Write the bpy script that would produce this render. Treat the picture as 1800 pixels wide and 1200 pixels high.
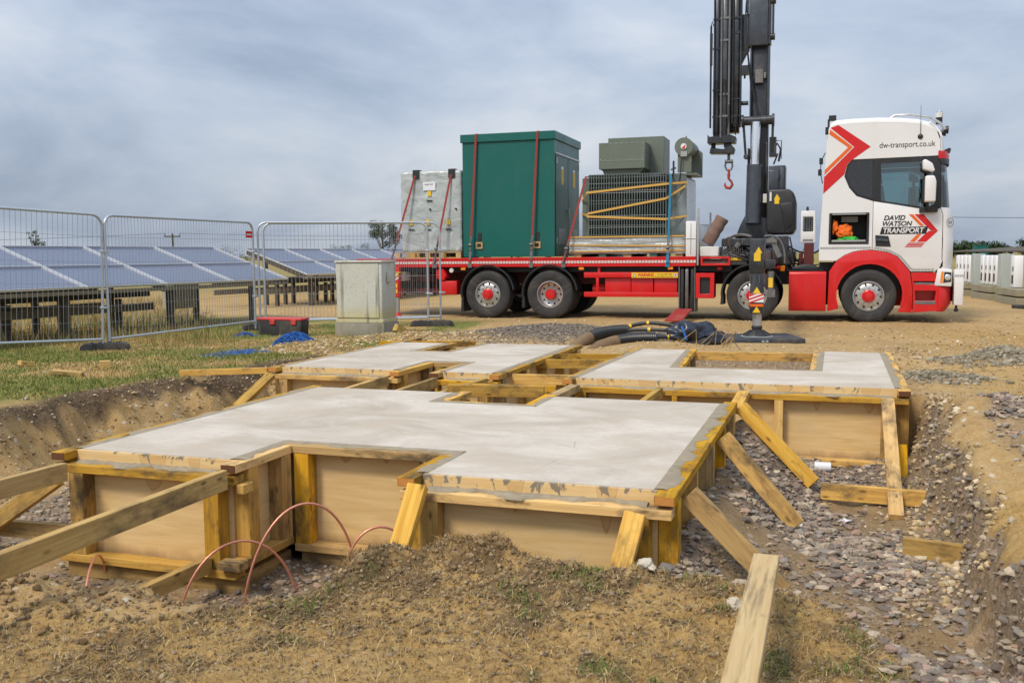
import bpy, bmesh, math, random
import numpy as np
from mathutils import Matrix, Vector, noise as mnoise
from mathutils.geometry import tessellate_polygon
R = math.radians
random.seed(7); rng = np.random.default_rng(11)
scene = bpy.context.scene
for _o in list(bpy.data.objects): bpy.data.objects.remove(_o)
COL = scene.collection

# ------------------------------------------------------------------ camera
CZ = 1.3708
PITCH, ROLL = 0.0906, -0.0082
cam = bpy.data.cameras.new('camera'); cam.sensor_width = 36; cam.lens = 36 * 1680 / 1800
cam.clip_start = 0.05; cam.clip_end = 6000
cam.dof.use_dof = True; cam.dof.focus_distance = 9.0; cam.dof.aperture_fstop = 7.1
cam_o = bpy.data.objects.new('camera', cam); COL.objects.link(cam_o)
_f = Vector((0, math.cos(PITCH), -math.sin(PITCH))); _u0 = Vector((0, math.sin(PITCH), math.cos(PITCH))); _r0 = Vector((1, 0, 0))
_r = _r0 * math.cos(ROLL) + _u0 * math.sin(ROLL); _u = _u0 * math.cos(ROLL) - _r0 * math.sin(ROLL)
_m = Matrix((_r, _u, -_f)).transposed().to_4x4(); _m.translation = (0, 0, CZ)
cam_o.matrix_world = _m
scene.camera = cam_o

# ------------------------------------------------------------------ sky and sun (overcast)
SUN_EL, SUN_AZ = 50, 222          # azimuth clockwise from +Y: behind the camera, a little to its left
w = bpy.data.worlds.new('World'); scene.world = w; w.use_nodes = True
nt = w.node_tree; nt.nodes.clear()
def wn(t, **k):
    n = nt.nodes.new(t)
    for a, b in k.items(): setattr(n, a, b)
    return n
out = wn('ShaderNodeOutputWorld'); sky = wn('ShaderNodeTexSky', sky_type='NISHITA')
sky.sun_disc = False; sky.sun_elevation = R(SUN_EL); sky.sun_rotation = R(SUN_AZ); sky.dust_density = 3; sky.air_density = 1
bg1 = wn('ShaderNodeBackground'); bg1.inputs[1].default_value = 0.08
nt.links.new(sky.outputs[0], bg1.inputs[0])
tc = wn('ShaderNodeTexCoord'); sep = wn('ShaderNodeSeparateXYZ'); nt.links.new(tc.outputs['Generated'], sep.inputs[0])
def wm(op, a, b=None, clamp=False):
    n = wn('ShaderNodeMath', operation=op, use_clamp=clamp)
    for i, x in enumerate((a, b)):
        if x is None: continue
        if hasattr(x, 'links'): nt.links.new(x, n.inputs[i])
        else: n.inputs[i].default_value = x
    return n.outputs[0]
zz = wm('ADD', wm('MAXIMUM', sep.outputs[2], 0.0), 0.34)       # cloud ceiling seen in perspective
cmb = wn('ShaderNodeCombineXYZ')
nt.links.new(wm('DIVIDE', sep.outputs[0], zz), cmb.inputs[0]); nt.links.new(wm('DIVIDE', sep.outputs[1], zz), cmb.inputs[1])
nz = wn('ShaderNodeTexNoise'); nz.inputs['Scale'].default_value = 1.25; nz.inputs['Detail'].default_value = 7; nz.inputs['Roughness'].default_value = 0.55; nz.inputs['Distortion'].default_value = 0.35
mp = wn('ShaderNodeMapping'); mp.inputs['Location'].default_value = (3.1, 6.4, 0); mp.inputs['Scale'].default_value = (1.0, 1.0, 1)
nt.links.new(cmb.outputs[0], mp.inputs[0]); nt.links.new(mp.outputs[0], nz.inputs['Vector'])
cr = wn('ShaderNodeValToRGB'); nt.links.new(nz.outputs[0], cr.inputs[0])
cr.color_ramp.elements[0].position = 0.36; cr.color_ramp.elements[0].color = (0.28, 0.345, 0.455, 1)
cr.color_ramp.elements[1].position = 0.67; cr.color_ramp.elements[1].color = (0.63, 0.66, 0.705, 1)
_e = cr.color_ramp.elements.new(0.5); _e.color = (0.435, 0.50, 0.605, 1)
bg2 = wn('ShaderNodeBackground'); nt.links.new(cr.outputs[0], bg2.inputs[0])
# an overcast sky is brighter overhead than at the horizon
nt.links.new(wm('ADD', wm('MULTIPLY', wm('MAXIMUM', sep.outputs[2], 0.0), 0.75), 0.60), bg2.inputs[1])
mx = wn('ShaderNodeMixShader'); mx.inputs[0].default_value = 0.88
nt.links.new(bg1.outputs[0], mx.inputs[1]); nt.links.new(bg2.outputs[0], mx.inputs[2]); nt.links.new(mx.outputs[0], out.inputs[0])
sl = bpy.data.lights.new('sun', 'SUN'); sl.energy = 1.5; sl.angle = R(13); sl.color = (1, 0.90, 0.75)
so = bpy.data.objects.new('sun', sl); COL.objects.link(so)
_d = Vector((math.sin(R(SUN_AZ)) * math.cos(R(SUN_EL)), math.cos(R(SUN_AZ)) * math.cos(R(SUN_EL)), math.sin(R(SUN_EL))))
so.rotation_euler = _d.to_track_quat('Z', 'Y').to_euler(); so.location = (0, 0, 30)
vs_ = scene.view_settings; vs_.view_transform = 'Standard'; vs_.look = 'None'; vs_.exposure = 0.78; vs_.gamma = 1; vs_.use_curve_mapping = False
scene.cycles.use_denoising = True
scene.cycles.max_bounces = 6; scene.cycles.transparent_max_bounces = 12

# ------------------------------------------------------------------ frames
def TR(x, y, z=0.0, rz=0.0): return Matrix.Translation((x, y, z)) @ Matrix.Rotation(rz, 4, 'Z')
SITE = TR(0, 5.0668, 0, -0.3263)        # u to the right along the slabs, v away from the camera
TRUCK = TR(-0.523, 20.932, 0, -0.3121)  # s towards the cab, y away from the camera, near wheels at y=0
ZT = 0.286                               # level of the finished concrete
SC, SS = math.cos(0.3263), math.sin(0.3263)

# ------------------------------------------------------------------ mesh builder
def basis(p0, p1, up=(0, 0, 1)):
    x = (Vector(p1) - Vector(p0)); L = x.length; x = x / L
    up = Vector(up)
    if abs(x.dot(up)) > 0.98: up = Vector((0, 1, 0)) if abs(x.y) < 0.9 else Vector((1, 0, 0))
    y = up.cross(x).normalized(); z = x.cross(y)
    m = Matrix((x, y, z)).transposed().to_4x4(); m.translation = (Vector(p0) + Vector(p1)) / 2
    return m, L
class MB:
    def __init__(s): s.v = []; s.f = []; s.mi = []; s.cur = 0
    def add(s, vs, fs):
        o = len(s.v); s.v += [tuple(x) for x in vs]
        for f in fs: s.f.append(tuple(i + o for i in f)); s.mi.append(s.cur)
        return s
    def m(s, i): s.cur = i; return s
    def bx(s, x0, x1, y0, y1, z0, z1):
        return s.add([(x, y, z) for x in (x0, x1) for y in (y0, y1) for z in (z0, z1)],
                     [(0, 1, 3, 2), (4, 6, 7, 5), (0, 4, 5, 1), (2, 3, 7, 6), (0, 2, 6, 4), (1, 5, 7, 3)])
    def box(s, c, d, rot=None):
        vs = [Vector((x * d[0] / 2, y * d[1] / 2, z * d[2] / 2)) for x in (-1, 1) for y in (-1, 1) for z in (-1, 1)]
        if rot is not None: vs = [rot @ p for p in vs]
        return s.add([p + Vector(c) for p in vs], [(0, 1, 3, 2), (4, 6, 7, 5), (0, 4, 5, 1), (2, 3, 7, 6), (0, 2, 6, 4), (1, 5, 7, 3)])
    def bar(s, p0, p1, w, h, up=(0, 0, 1)):
        m, L = basis(p0, p1, up)
        vs = [m @ Vector((x * L / 2, y * w / 2, z * h / 2)) for x in (-1, 1) for y in (-1, 1) for z in (-1, 1)]
        return s.add(vs, [(0, 1, 3, 2), (4, 6, 7, 5), (0, 4, 5, 1), (2, 3, 7, 6), (0, 2, 6, 4), (1, 5, 7, 3)])
    def cyl(s, p0, p1, r0, r1=None, n=16, cap=True):
        r1 = r0 if r1 is None else r1
        m, L = basis(p0, p1); vs = []
        for k, r in ((-1, r0), (1, r1)):
            for i in range(n):
                a = 2 * math.pi * i / n; vs.append(m @ Vector((k * L / 2, r * math.cos(a), r * math.sin(a))))
        fs = [(i, (i + 1) % n, n + (i + 1) % n, n + i) for i in range(n)]
        if cap: fs += [tuple(range(n - 1, -1, -1)), tuple(range(n, 2 * n))]
        return s.add(vs, fs)
    def tube(s, pts, r, n=8, cap=True):
        pts = [Vector(p) for p in pts]; vs = []; prev = None; N = len(pts)
        for i, p in enumerate(pts):
            t = (pts[min(i + 1, N - 1)] - pts[max(i - 1, 0)]).normalized()
            if prev is None:
                a = Vector((0, 0, 1)) if abs(t.z) < 0.9 else Vector((1, 0, 0)); prev = t.cross(a).normalized()
            prev = (prev - t * prev.dot(t)).normalized(); b = t.cross(prev)
            rr = r[i] if isinstance(r, (list, tuple)) else r
            for k in range(n):
                a = 2 * math.pi * k / n; vs.append(p + (prev * math.cos(a) + b * math.sin(a)) * rr)
        fs = [(i * n + k, i * n + (k + 1) % n, (i + 1) * n + (k + 1) % n, (i + 1) * n + k) for i in range(N - 1) for k in range(n)]
        if cap: fs += [tuple(range(n - 1, -1, -1)), tuple(range((N - 1) * n, N * n))]
        return s.add(vs, fs)
    def lathe(s, prof, org, axis='y', n=32):          # prof: (radius, along)
        vs = []
        for r, a in prof:
            for k in range(n):
                t = 2 * math.pi * k / n; c, d = r * math.cos(t), r * math.sin(t)
                p = {'y': (c, a, d), 'x': (a, c, d), 'z': (c, d, a)}[axis]; vs.append(Vector(p) + Vector(org))
        fs = [(i * n + k, i * n + (k + 1) % n, (i + 1) * n + (k + 1) % n, (i + 1) * n + k) for i in range(len(prof) - 1) for k in range(n)]
        return s.add(vs, fs)
    def prism(s, poly, axis, a0, a1):                 # poly in the two other axes
        def P(p, a): return {'x': (a, p[0], p[1]), 'y': (p[0], a, p[1]), 'z': (p[0], p[1], a)}[axis]
        n = len(poly); vs = [P(p, a0) for p in poly] + [P(p, a1) for p in poly]
        return s.add(vs, [tuple(range(n)), tuple(range(2 * n - 1, n - 1, -1))] + [(i, n + i, n + (i + 1) % n, (i + 1) % n) for i in range(n)])
    def plate(s, outer, holes, y0, y1):               # (x,z) outline with holes, thickness along y
        loops = [outer] + list(holes); flat = [p for l in loops for p in l]; n = len(flat)
        tri = tessellate_polygon([[Vector((p[0], p[1], 0)) for p in l] for l in loops])
        vs = [(p[0], y0, p[1]) for p in flat] + [(p[0], y1, p[1]) for p in flat]
        fs = [tuple(t) for t in tri] + [tuple(i + n for i in reversed(t)) for t in tri]
        o = 0
        for l in loops:
            k = len(l); fs += [(o + i, o + (i + 1) % k, n + o + (i + 1) % k, n + o + i) for i in range(k)]; o += k
        return s.add(vs, fs)
    def mesh(s, name, mats, bevel=0.0, seg=1, smooth=38):
        me = bpy.data.meshes.new(name); me.from_pydata(s.v, [], s.f)
        for mt in (mats if isinstance(mats, (list, tuple)) else [mats]): me.materials.append(mt)
        if any(s.mi): me.polygons.foreach_set('material_index', s.mi)
        b = bmesh.new(); b.from_mesh(me); bmesh.ops.recalc_face_normals(b, faces=b.faces)
        if bevel:
            ed = [e for e in b.edges if len(e.link_faces) == 2 and e.calc_face_angle(0) > R(28)]
            bmesh.ops.bevel(b, geom=ed, offset=bevel, segments=seg, affect='EDGES', profile=0.5)
        b.to_mesh(me); b.free()
        if smooth:
            me.polygons.foreach_set('use_smooth', [True] * len(me.polygons)); me.set_sharp_from_angle(angle=R(smooth))
        return me
    def build(s, name, mats, parent=None, M=None, **k):
        return link(name, s.mesh(name, mats, **k), parent, M)
def link(name, data, parent=None, M=None):
    o = bpy.data.objects.new(name, data); COL.objects.link(o)
    if parent is not None: o.parent = parent
    if M is not None: o.matrix_basis = M
    return o
def tag(o, label, cat, group=None, kind=None):
    if label: o['label'] = label
    if cat: o['category'] = cat
    if group: o['group'] = group
    if kind: o['kind'] = kind
    return o
def thing(name, label, cat, M, group=None):
    o = bpy.data.objects.new(name, None); COL.objects.link(o); o.empty_display_size = 0.2; o.matrix_basis = M
    return tag(o, label, cat, group)
def copy_tree(o, M, label=None, parent=None):
    c = o.copy(); COL.objects.link(c)
    if parent is None: c.matrix_basis = M
    else: c.parent = parent
    if label: c['label'] = label
    for ch in list(o.children): copy_tree(ch, None, None, c)
    return c
def bez(p0, p1, p2, p3, n=14):
    p = [Vector(q) for q in (p0, p1, p2, p3)]
    return [p[0] * (1 - t) ** 3 + p[1] * 3 * t * (1 - t) ** 2 + p[2] * 3 * t * t * (1 - t) + p[3] * t ** 3 for t in [i / n for i in range(n + 1)]]

# ------------------------------------------------------------------ materials
class NT:
    def __init__(s, name):
        s.mat = bpy.data.materials.new(name); s.mat.use_nodes = True; s.t = s.mat.node_tree
        s.b = s.t.nodes['Principled BSDF']; s.tc = s.t.nodes.new('ShaderNodeTexCoord')
    def n(s, t, **k):
        x = s.t.nodes.new(t)
        for a, b in k.items(): setattr(x, a, b)
        return x
    def L(s, a, b): s.t.links.new(a, b)
    def co(s, scale=(1, 1, 1), loc=(0, 0, 0), kind='Object', src=None):
        m = s.n('ShaderNodeMapping'); m.inputs['Scale'].default_value = scale; m.inputs['Location'].default_value = loc
        s.L(src or s.tc.outputs[kind], m.inputs[0]); return m.outputs[0]
    def noise(s, vec, scale=5, det=4, rough=0.55, dist=0.0):
        x = s.n('ShaderNodeTexNoise'); x.inputs['Scale'].default_value = scale; x.inputs['Detail'].default_value = det
        x.inputs['Roughness'].default_value = rough; x.inputs['Distortion'].default_value = dist; s.L(vec, x.inputs['Vector']); return x.outputs[0]
    def vor(s, vec, scale=5, feat='F1', o='Distance', rand=1.0):
        x = s.n('ShaderNodeTexVoronoi', feature=feat); x.inputs['Scale'].default_value = scale; x.inputs['Randomness'].default_value = rand
        s.L(vec, x.inputs['Vector']); return x.outputs[o]
    def ramp(s, fac, *stops):
        r = s.n('ShaderNodeValToRGB'); e = r.color_ramp.elements
        while len(e) < len(stops): e.new(0.5)
        for k, (p, c) in zip(e, stops):
            k.position = p; k.color = (c, c, c, 1) if not isinstance(c, (tuple, list)) else (*c[:3], 1)
        s.L(fac, r.inputs[0]); return r.outputs[0]
    def mix(s, f, a, b, mode='MIX'):
        x = s.n('ShaderNodeMix', data_type='RGBA', blend_type=mode)
        for i, q in ((0, f), (6, a), (7, b)):
            if hasattr(q, 'links'): s.L(q, x.inputs[i])
            elif i == 0: x.inputs[0].default_value = q
            else: x.inputs[i].default_value = (*q[:3], 1)
        return x.outputs[2]
    def math(s, op, a, b=0.0, clamp=False):
        x = s.n('ShaderNodeMath', operation=op, use_clamp=clamp)
        for i, q in enumerate((a, b)):
            if hasattr(q, 'links'): s.L(q, x.inputs[i])
            else: x.inputs[i].default_value = q
        return x.outputs[0]
    def bump(s, h, st=0.3, dist=0.01, normal=None):
        x = s.n('ShaderNodeBump'); x.inputs['Strength'].default_value = st; x.inputs['Distance'].default_value = dist
        s.L(h, x.inputs['Height'])
        if normal is not None: s.L(normal, x.inputs['Normal'])
        return x.outputs[0]
    def fin(s, col=None, rough=None, metal=None, normal=None, spec=None):
        for nm, q in (('Base Color', col), ('Roughness', rough), ('Metallic', metal), ('Normal', normal), ('Specular IOR Level', spec)):
            if q is None: continue
            if hasattr(q, 'links'): s.L(q, s.b.inputs[nm])
            elif isinstance(q, (tuple, list)): s.b.inputs[nm].default_value = (*q[:3], 1)
            else: s.b.inputs[nm].default_value = q
        return s.mat
def simple(name, col, rough=0.5, metal=0.0, var=0.12, scale=6, bump=0.0, bscale=80, dirt=None, damt=0.35, dscale=3, rvar=0.15):
    t = NT(name); v = t.co()
    a = tuple(c * (1 - var) for c in col); b = tuple(min(1, c * (1 + var)) for c in col)
    c = t.mix(t.noise(v, scale, 5), a, b)
    rg = rough
    if dirt is not None:
        mk = t.ramp(t.noise(t.co((1, 1, 0.45)), dscale, 8, 0.68), (0.5, 0.0), (0.78, damt))
        c = t.mix(mk, c, dirt)
        rg = t.math('ADD', t.math('MULTIPLY', mk, 0.4), rough, True)
    elif rvar:
        rg = t.math('ADD', t.math('MULTIPLY', t.noise(v, scale * 2.3, 4), rvar * 2), rough - rvar, True)
    nm = t.bump(t.noise(v, bscale, 3), bump, 0.004) if bump else None
    return t.fin(c, rg, metal, nm)
def wood(name, light, dark, stain=0.25, var=0.2, lo=0.52, smap=(3, 6, 6)):
    t = NT(name); oi = t.n('ShaderNodeObjectInfo')
    off = t.n('ShaderNodeVectorMath', operation='SCALE'); cx = t.n('ShaderNodeCombineXYZ')
    for i in range(3): t.L(oi.outputs['Random'], cx.inputs[i])
    t.L(cx.outputs[0], off.inputs[0]); off.inputs['Scale'].default_value = 37.0
    ad = t.n('ShaderNodeVectorMath', operation='ADD'); t.L(t.tc.outputs['Object'], ad.inputs[0]); t.L(off.outputs[0], ad.inputs[1])
    v = ad.outputs[0]
    g = t.noise(t.co((2.2, 55, 55), src=v), 1.0, 5, 0.62, 0.7)
    g2 = t.noise(t.co((0.9, 9, 9), src=v), 1.0, 3, 0.5, 1.0)
    c = t.mix(t.ramp(g, (0.36, 0.0), (0.64, 1.0)), light, tuple(0.3 * a + 0.7 * b for a, b in zip(light, dark)))
    c = t.mix(t.ramp(g2, (0.45, 0.0), (0.75, 0.6)), c, dark)
    kn = t.vor(t.co((5, 13, 13), src=v), 1.0)
    c = t.mix(t.ramp(kn, (0.06, 0.85), (0.17, 0.0)), c, tuple(0.38 * q for q in dark))
    c = t.mix(t.ramp(t.noise(t.co(smap, src=v), 1.0, 6, 0.68), (lo, 0.0), (lo + 0.17, stain)), c, (0.10, 0.07, 0.04))
    hs = t.n('ShaderNodeHueSaturation'); t.L(c, hs.inputs['Color'])
    t.L(t.math('ADD', t.math('MULTIPLY', oi.outputs['Random'], var * 1.6), 1 - var * 0.8), hs.inputs['Value'])
    rr = t.math('FRACT', t.math('MULTIPLY', oi.outputs['Random'], 17.3)); t.L(t.math('ADD', t.math('MULTIPLY', rr, 0.30), 0.82), hs.inputs['Saturation'])
    return t.fin(hs.outputs[0], 0.78, 0, t.bump(g, 0.35, 0.002), 0.25)
# ------------------------------------------------------------------ numpy terrain helpers
def _hash(ix, iy, seed):
    h = (ix.astype(np.int64) * 374761393 + iy.astype(np.int64) * 668265263 + seed * 1442695041) & 0xffffffff
    h = ((h ^ (h >> 13)) * 1274126177) & 0xffffffff
    return ((h ^ (h >> 16)) & 0xffff) / 65535.0
def vn(x, y, seed=0):
    ix, iy = np.floor(x), np.floor(y); fx, fy = x - ix, y - iy
    fx = fx * fx * (3 - 2 * fx); fy = fy * fy * (3 - 2 * fy)
    a, b, c, d = _hash(ix, iy, seed), _hash(ix + 1, iy, seed), _hash(ix, iy + 1, seed), _hash(ix + 1, iy + 1, seed)
    return (a + (b - a) * fx) * (1 - fy) + (c + (d - c) * fx) * fy
def fbm(x, y, sc, oct=4, seed=0, g=0.5):
    s, a, t = 0.0, 1.0, 0.0
    for o in range(oct):
        s = s + a * vn(x * sc + 13.7 * o, y * sc - 7.1 * o, seed + o); t += a; a *= g; sc *= 2.03
    return s / t - 0.5
def ss(a, b, x):
    t = np.clip((x - a) / (b - a), 0, 1); return t * t * (3 - 2 * t)
def gb(x, y, cx, cy, rx, ry): return np.exp(-(((x - cx) / rx) ** 2 + ((y - cy) / ry) ** 2))
def uv_of(x, y):
    dy = y - 5.0668; return x * SC - dy * SS, x * SS + dy * SC
def pit_d(x, y):
    u, v = uv_of(x, y)
    n1 = fbm(u, v, 1.6, 3, 5); n2 = fbm(u, v, 5.0, 3, 9)
    dL = u - (-4.95 + 0.33 * ss(2, 4, v) - 0.25 * ss(5, 6.5, v)) + 0.35 * n1 + 0.12 * n2
    dR = (2.40 - 0.2 * ss(3.2, 4.2, v)) - u + 0.16 * n1 + 0.12 * n2
    dF = v - (-1.88 + 0.96 * ss(-1.0, 0.1, u) - 0.75 * ss(1.55, 2.1, u)) + 0.25 * n1
    dB = (6.55 + 0.5 * ss(-0.6, -1.6, u)) - v + 0.3 * n1
    return u, v, dL, dR, dF, dB
def height(x, y):
    u, v, dL, dR, dF, dB = pit_d(x, y)
    base = (-0.04 + 0.195 * ss(4.4, 7.0, y)) * (1 - ss(10.5, 14.5, y))
    base = base + 0.10 * ss(2.3, 3.0, u) * ss(7, 4, y) + 0.13 * ss(2.28, 2.45, u) * ss(3.4, 2.0, v) * ss(-1.6, -0.7, v) + 0.02 * fbm(x, y, 0.35, 3, 2) * ss(6, 30, y) * 3
    left = ss(0.0, 0.62, dL + 0.22 * fbm(u, v, 3.0, 4, 22)); right = ss(0.0, 0.18, dR)
    front = ss(0.0, 0.42 + 0.7 * ss(1.55, 2.1, u) + 0.75 * ss(-0.5, -1.0, u), dF); back = ss(0.0, 0.3, dB)
    pit = np.minimum(np.minimum(left, right), np.minimum(front, back))
    rz = ss(0.86, 0.93, u)
    fl = -0.43 + rz * (0.06 + 0.20 * gb(u, v, 1.12, 2.6, 0.32, 0.6) + 0.35 * np.exp(-(np.clip(u - 0.92, 0, 9) / 0.42) ** 2) * ss(-1.0, -0.3, v) * ss(3.0, 2.4, v)
                       + 0.10 * gb(u, v, 1.75, 0.2, 0.5, 0.6))
    fl = fl + 0.42 * ss(-0.05, 0.1, u) * ss(1.65, 1.5, u) * ss(4.2, 4.5, v)            # ground left standing in the notch
    fl = fl + 0.05 * fbm(u, v, 2.2, 4, 31) + 0.05 * fbm(u, v, 8, 3, 32)
    z = base * (1 - pit) + fl * pit
    wall = np.clip(pit * (1 - pit) * 4, 0, 1)
    rough_wall = fbm(u * 1.0, v, 5.5, 5, 41, 0.6)
    z = z + wall * (0.20 - 0.05 * (u > 1.5)) * rough_wall
    z = z - 0.055 * wall * np.clip(vn(u * 0.9 + v * 11.0, u * 1.5, 45) - 0.55, 0, 1) * 2
    # spoil heaps on the near bank
    z = z + 0.30 * gb(x, y, -0.74, 4.32, 0.17, 0.22) + 0.15 * gb(x, y, -0.62, 4.25, 0.24, 0.22) + 0.19 * gb(x, y, -0.10, 4.33, 0.36, 0.26) + 0.08 * gb(x, y, 0.42, 4.0, 0.4, 0.3)
    z = z + 0.06 * gb(x, y, -1.9, 3.95, 0.7, 0.25) + 0.05 * gb(x, y, 0.95, 3.75, 0.35, 0.2)
    # gravel heaped on the right bank, chippings by the cabinet, road stone behind the far slab
    z = z + 0.14 * gb(x, y, 3.3, 6.3, 0.55, 0.8) + 0.10 * gb(x, y, 2.9, 7.4, 0.5, 0.6)
    z = z + 0.16 * gb(x, y, -1.6, 14.9, 1.1, 0.5) + 0.10 * gb(x, y, -3.0, 14.0, 0.6, 0.7) + 0.22 * gb(x, y, 0.7, 15.7, 1.6, 0.8) + 0.12 * gb(x, y, 1.9, 13.4, 0.9, 0.5) + 0.17 * gb(x, y, 5.35, 10.35, 0.42, 0.30) + 0.07 * gb(x, y, 4.0, 9.0, 0.36, 0.22)
    near = ss(9, 4, y) * (1 - pit)
    cl = fbm(x, y, 9, 4, 51, 0.62)
    z = z + near * ((0.055 + 0.06 * ss(3.2, 3.9, y)) * cl + 0.035 * np.abs(fbm(x, y, 22, 4, 53, .6))) * ss(-4.6, -3.6, x)
    z = z + 0.018 * fbm(x, y, 6, 3, 61) * ss(5, 9, y) + 0.03 * fbm(x, y, 1.1, 3, 63) * ss(9, 14, y)
    far = ss(40, 200, np.hypot(x, y))
    return z * (1 - far)
def zones(x, y):
    u, v, dL, dR, dF, dB = pit_d(x, y)
    n = fbm(x, y, 0.9, 4, 71); n2 = fbm(x, y, 3.5, 4, 73); n3 = fbm(x, y, 12, 3, 75)
    inpit = (np.minimum(np.minimum(dL, dR), np.minimum(dF, dB)) > 0.02)
    leftturf = ss(0.12, -0.12, dL) * ss(-0.9, -1.9, x + 0.0 * y - 0.14 * (y - 12)) * ss(21, 18.5, y + 0.35 * x)
    leftturf = np.maximum(leftturf, ss(-3.2, -3.9, x) * ss(0.1, -0.1, dL) * ss(19, 17, y))
    green = leftturf * ss(-0.26, 0.10, n + 0.5 * n2)
    green = np.maximum(green, ss(13, 15.5, x - 0.1 * (y - 20)) * ss(-0.3, 0.15, n) * 0.7)           # right verge by the inverters
    green = np.maximum(green, 0.75 * ss(0.08, 0.24, n2 + 0.6 * n3) * ss(5.0, 4.2, y) * ss(-2.5, -0.2, x) * ss(1.6, 1.2, x) * (~inpit))
    green = np.maximum(green, ss(30, 45, y) * 0.5)
    dry_mid = (0.35 + 2.0 * n + 0.8 * n2) * ss(2.2, 3.2, u) * ss(22, 16, y)
    straw = np.maximum(leftturf * (1 - green) * 0.9, ss(5.2, 4.4, y) * (~inpit) * (0.72 + 1.2 * n2 + 0.8 * n))
    straw = np.maximum(straw, 0.55 * ss(-8, -9.5, x + 0.15 * y)); straw = np.maximum(straw, ss(24, 34, y) * 0.8)
    straw = np.maximum(straw, dry_mid)
    grav = inpit * ss(0.8, 1.05, u + 0.3 * n) * ss(4.3, 3.7, v) * ss(0.20, 0.34, dR)
    grav = np.maximum(grav, ss(1.15, 1.5, x + 0.25 * n2 - 0.25 * (y - 3)) * ss(4.0, 3.5, y))
    grav = np.maximum(grav, inpit * 0.75 * ss(0.8, 1.1, dL) * ss(0.75, 1.05, dF + 0.4 * n2))
    grav = np.maximum(grav, np.clip(1.5 * gb(x, y, 3.3, 6.5, 0.8, 1.3) - 0.25 + n2, 0, 1) * ss(-0.12, -0.3, dR))
    conc_ = np.clip(1.8 * gb(x, y, 5.35, 10.35, 0.50, 0.36) + 1.6 * gb(x, y, 4.0, 9.0, 0.45, 0.28) - 0.3 + n2, 0, 1)
    sp_ = ss(-0.06, -0.20, fbm(x, y, 1.7, 4, 131)); grav = grav * (1 - 0.8 * sp_)
    stone = conc_ + np.clip(2.2 * gb(x, y, 0.6, 15.9, 2.1, 1.3) - 0.35 + 0.8 * n2, 0, 1)
    top = ss(-0.10, 0.08, dL + 0.3 * n2) * ss(0.27, 0.15, dL + 0.3 * n2) * (v > -2) * (v < 6.5)
    top = np.maximum(top, 0.85 * ss(-0.02, 0.16, n2 + 0.5 * n3 + 0.2 * gb(x, y, -0.1, 4.2, 0.8, 0.5)) * ss(5.2, 4.6, y) * (x < 1.35) * ss(2.4, 3.4, y))
    top = np.maximum(top, 0.45 * sp_ * inpit * (u > 0.85) * ss(0.2, 0.3, dR))
    return [np.clip(a, 0, 1) for a in (green, grav, top, straw, stone)]
def fastmesh(name, V, F, mats, attrs=None, smooth=True):
    me = bpy.data.meshes.new(name); V = np.asarray(V, np.float32); F = np.asarray(F, np.int32); k = F.shape[1]
    me.vertices.add(len(V)); me.vertices.foreach_set('co', V.ravel())
    me.loops.add(F.size); me.loops.foreach_set('vertex_index', F.ravel())
    me.polygons.add(len(F)); me.polygons.foreach_set('loop_start', np.arange(0, F.size, k, dtype=np.int32))
    me.update(calc_edges=True); me.validate()
    for m_ in mats: me.materials.append(m_)
    for nm, A in (attrs or {}).items():
        at = me.color_attributes.new(nm, 'FLOAT_COLOR', 'POINT'); at.data.foreach_set('color', np.asarray(A, np.float32).ravel())
    me.polygons.foreach_set('use_smooth', [smooth] * len(me.polygons))
    return me

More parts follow.
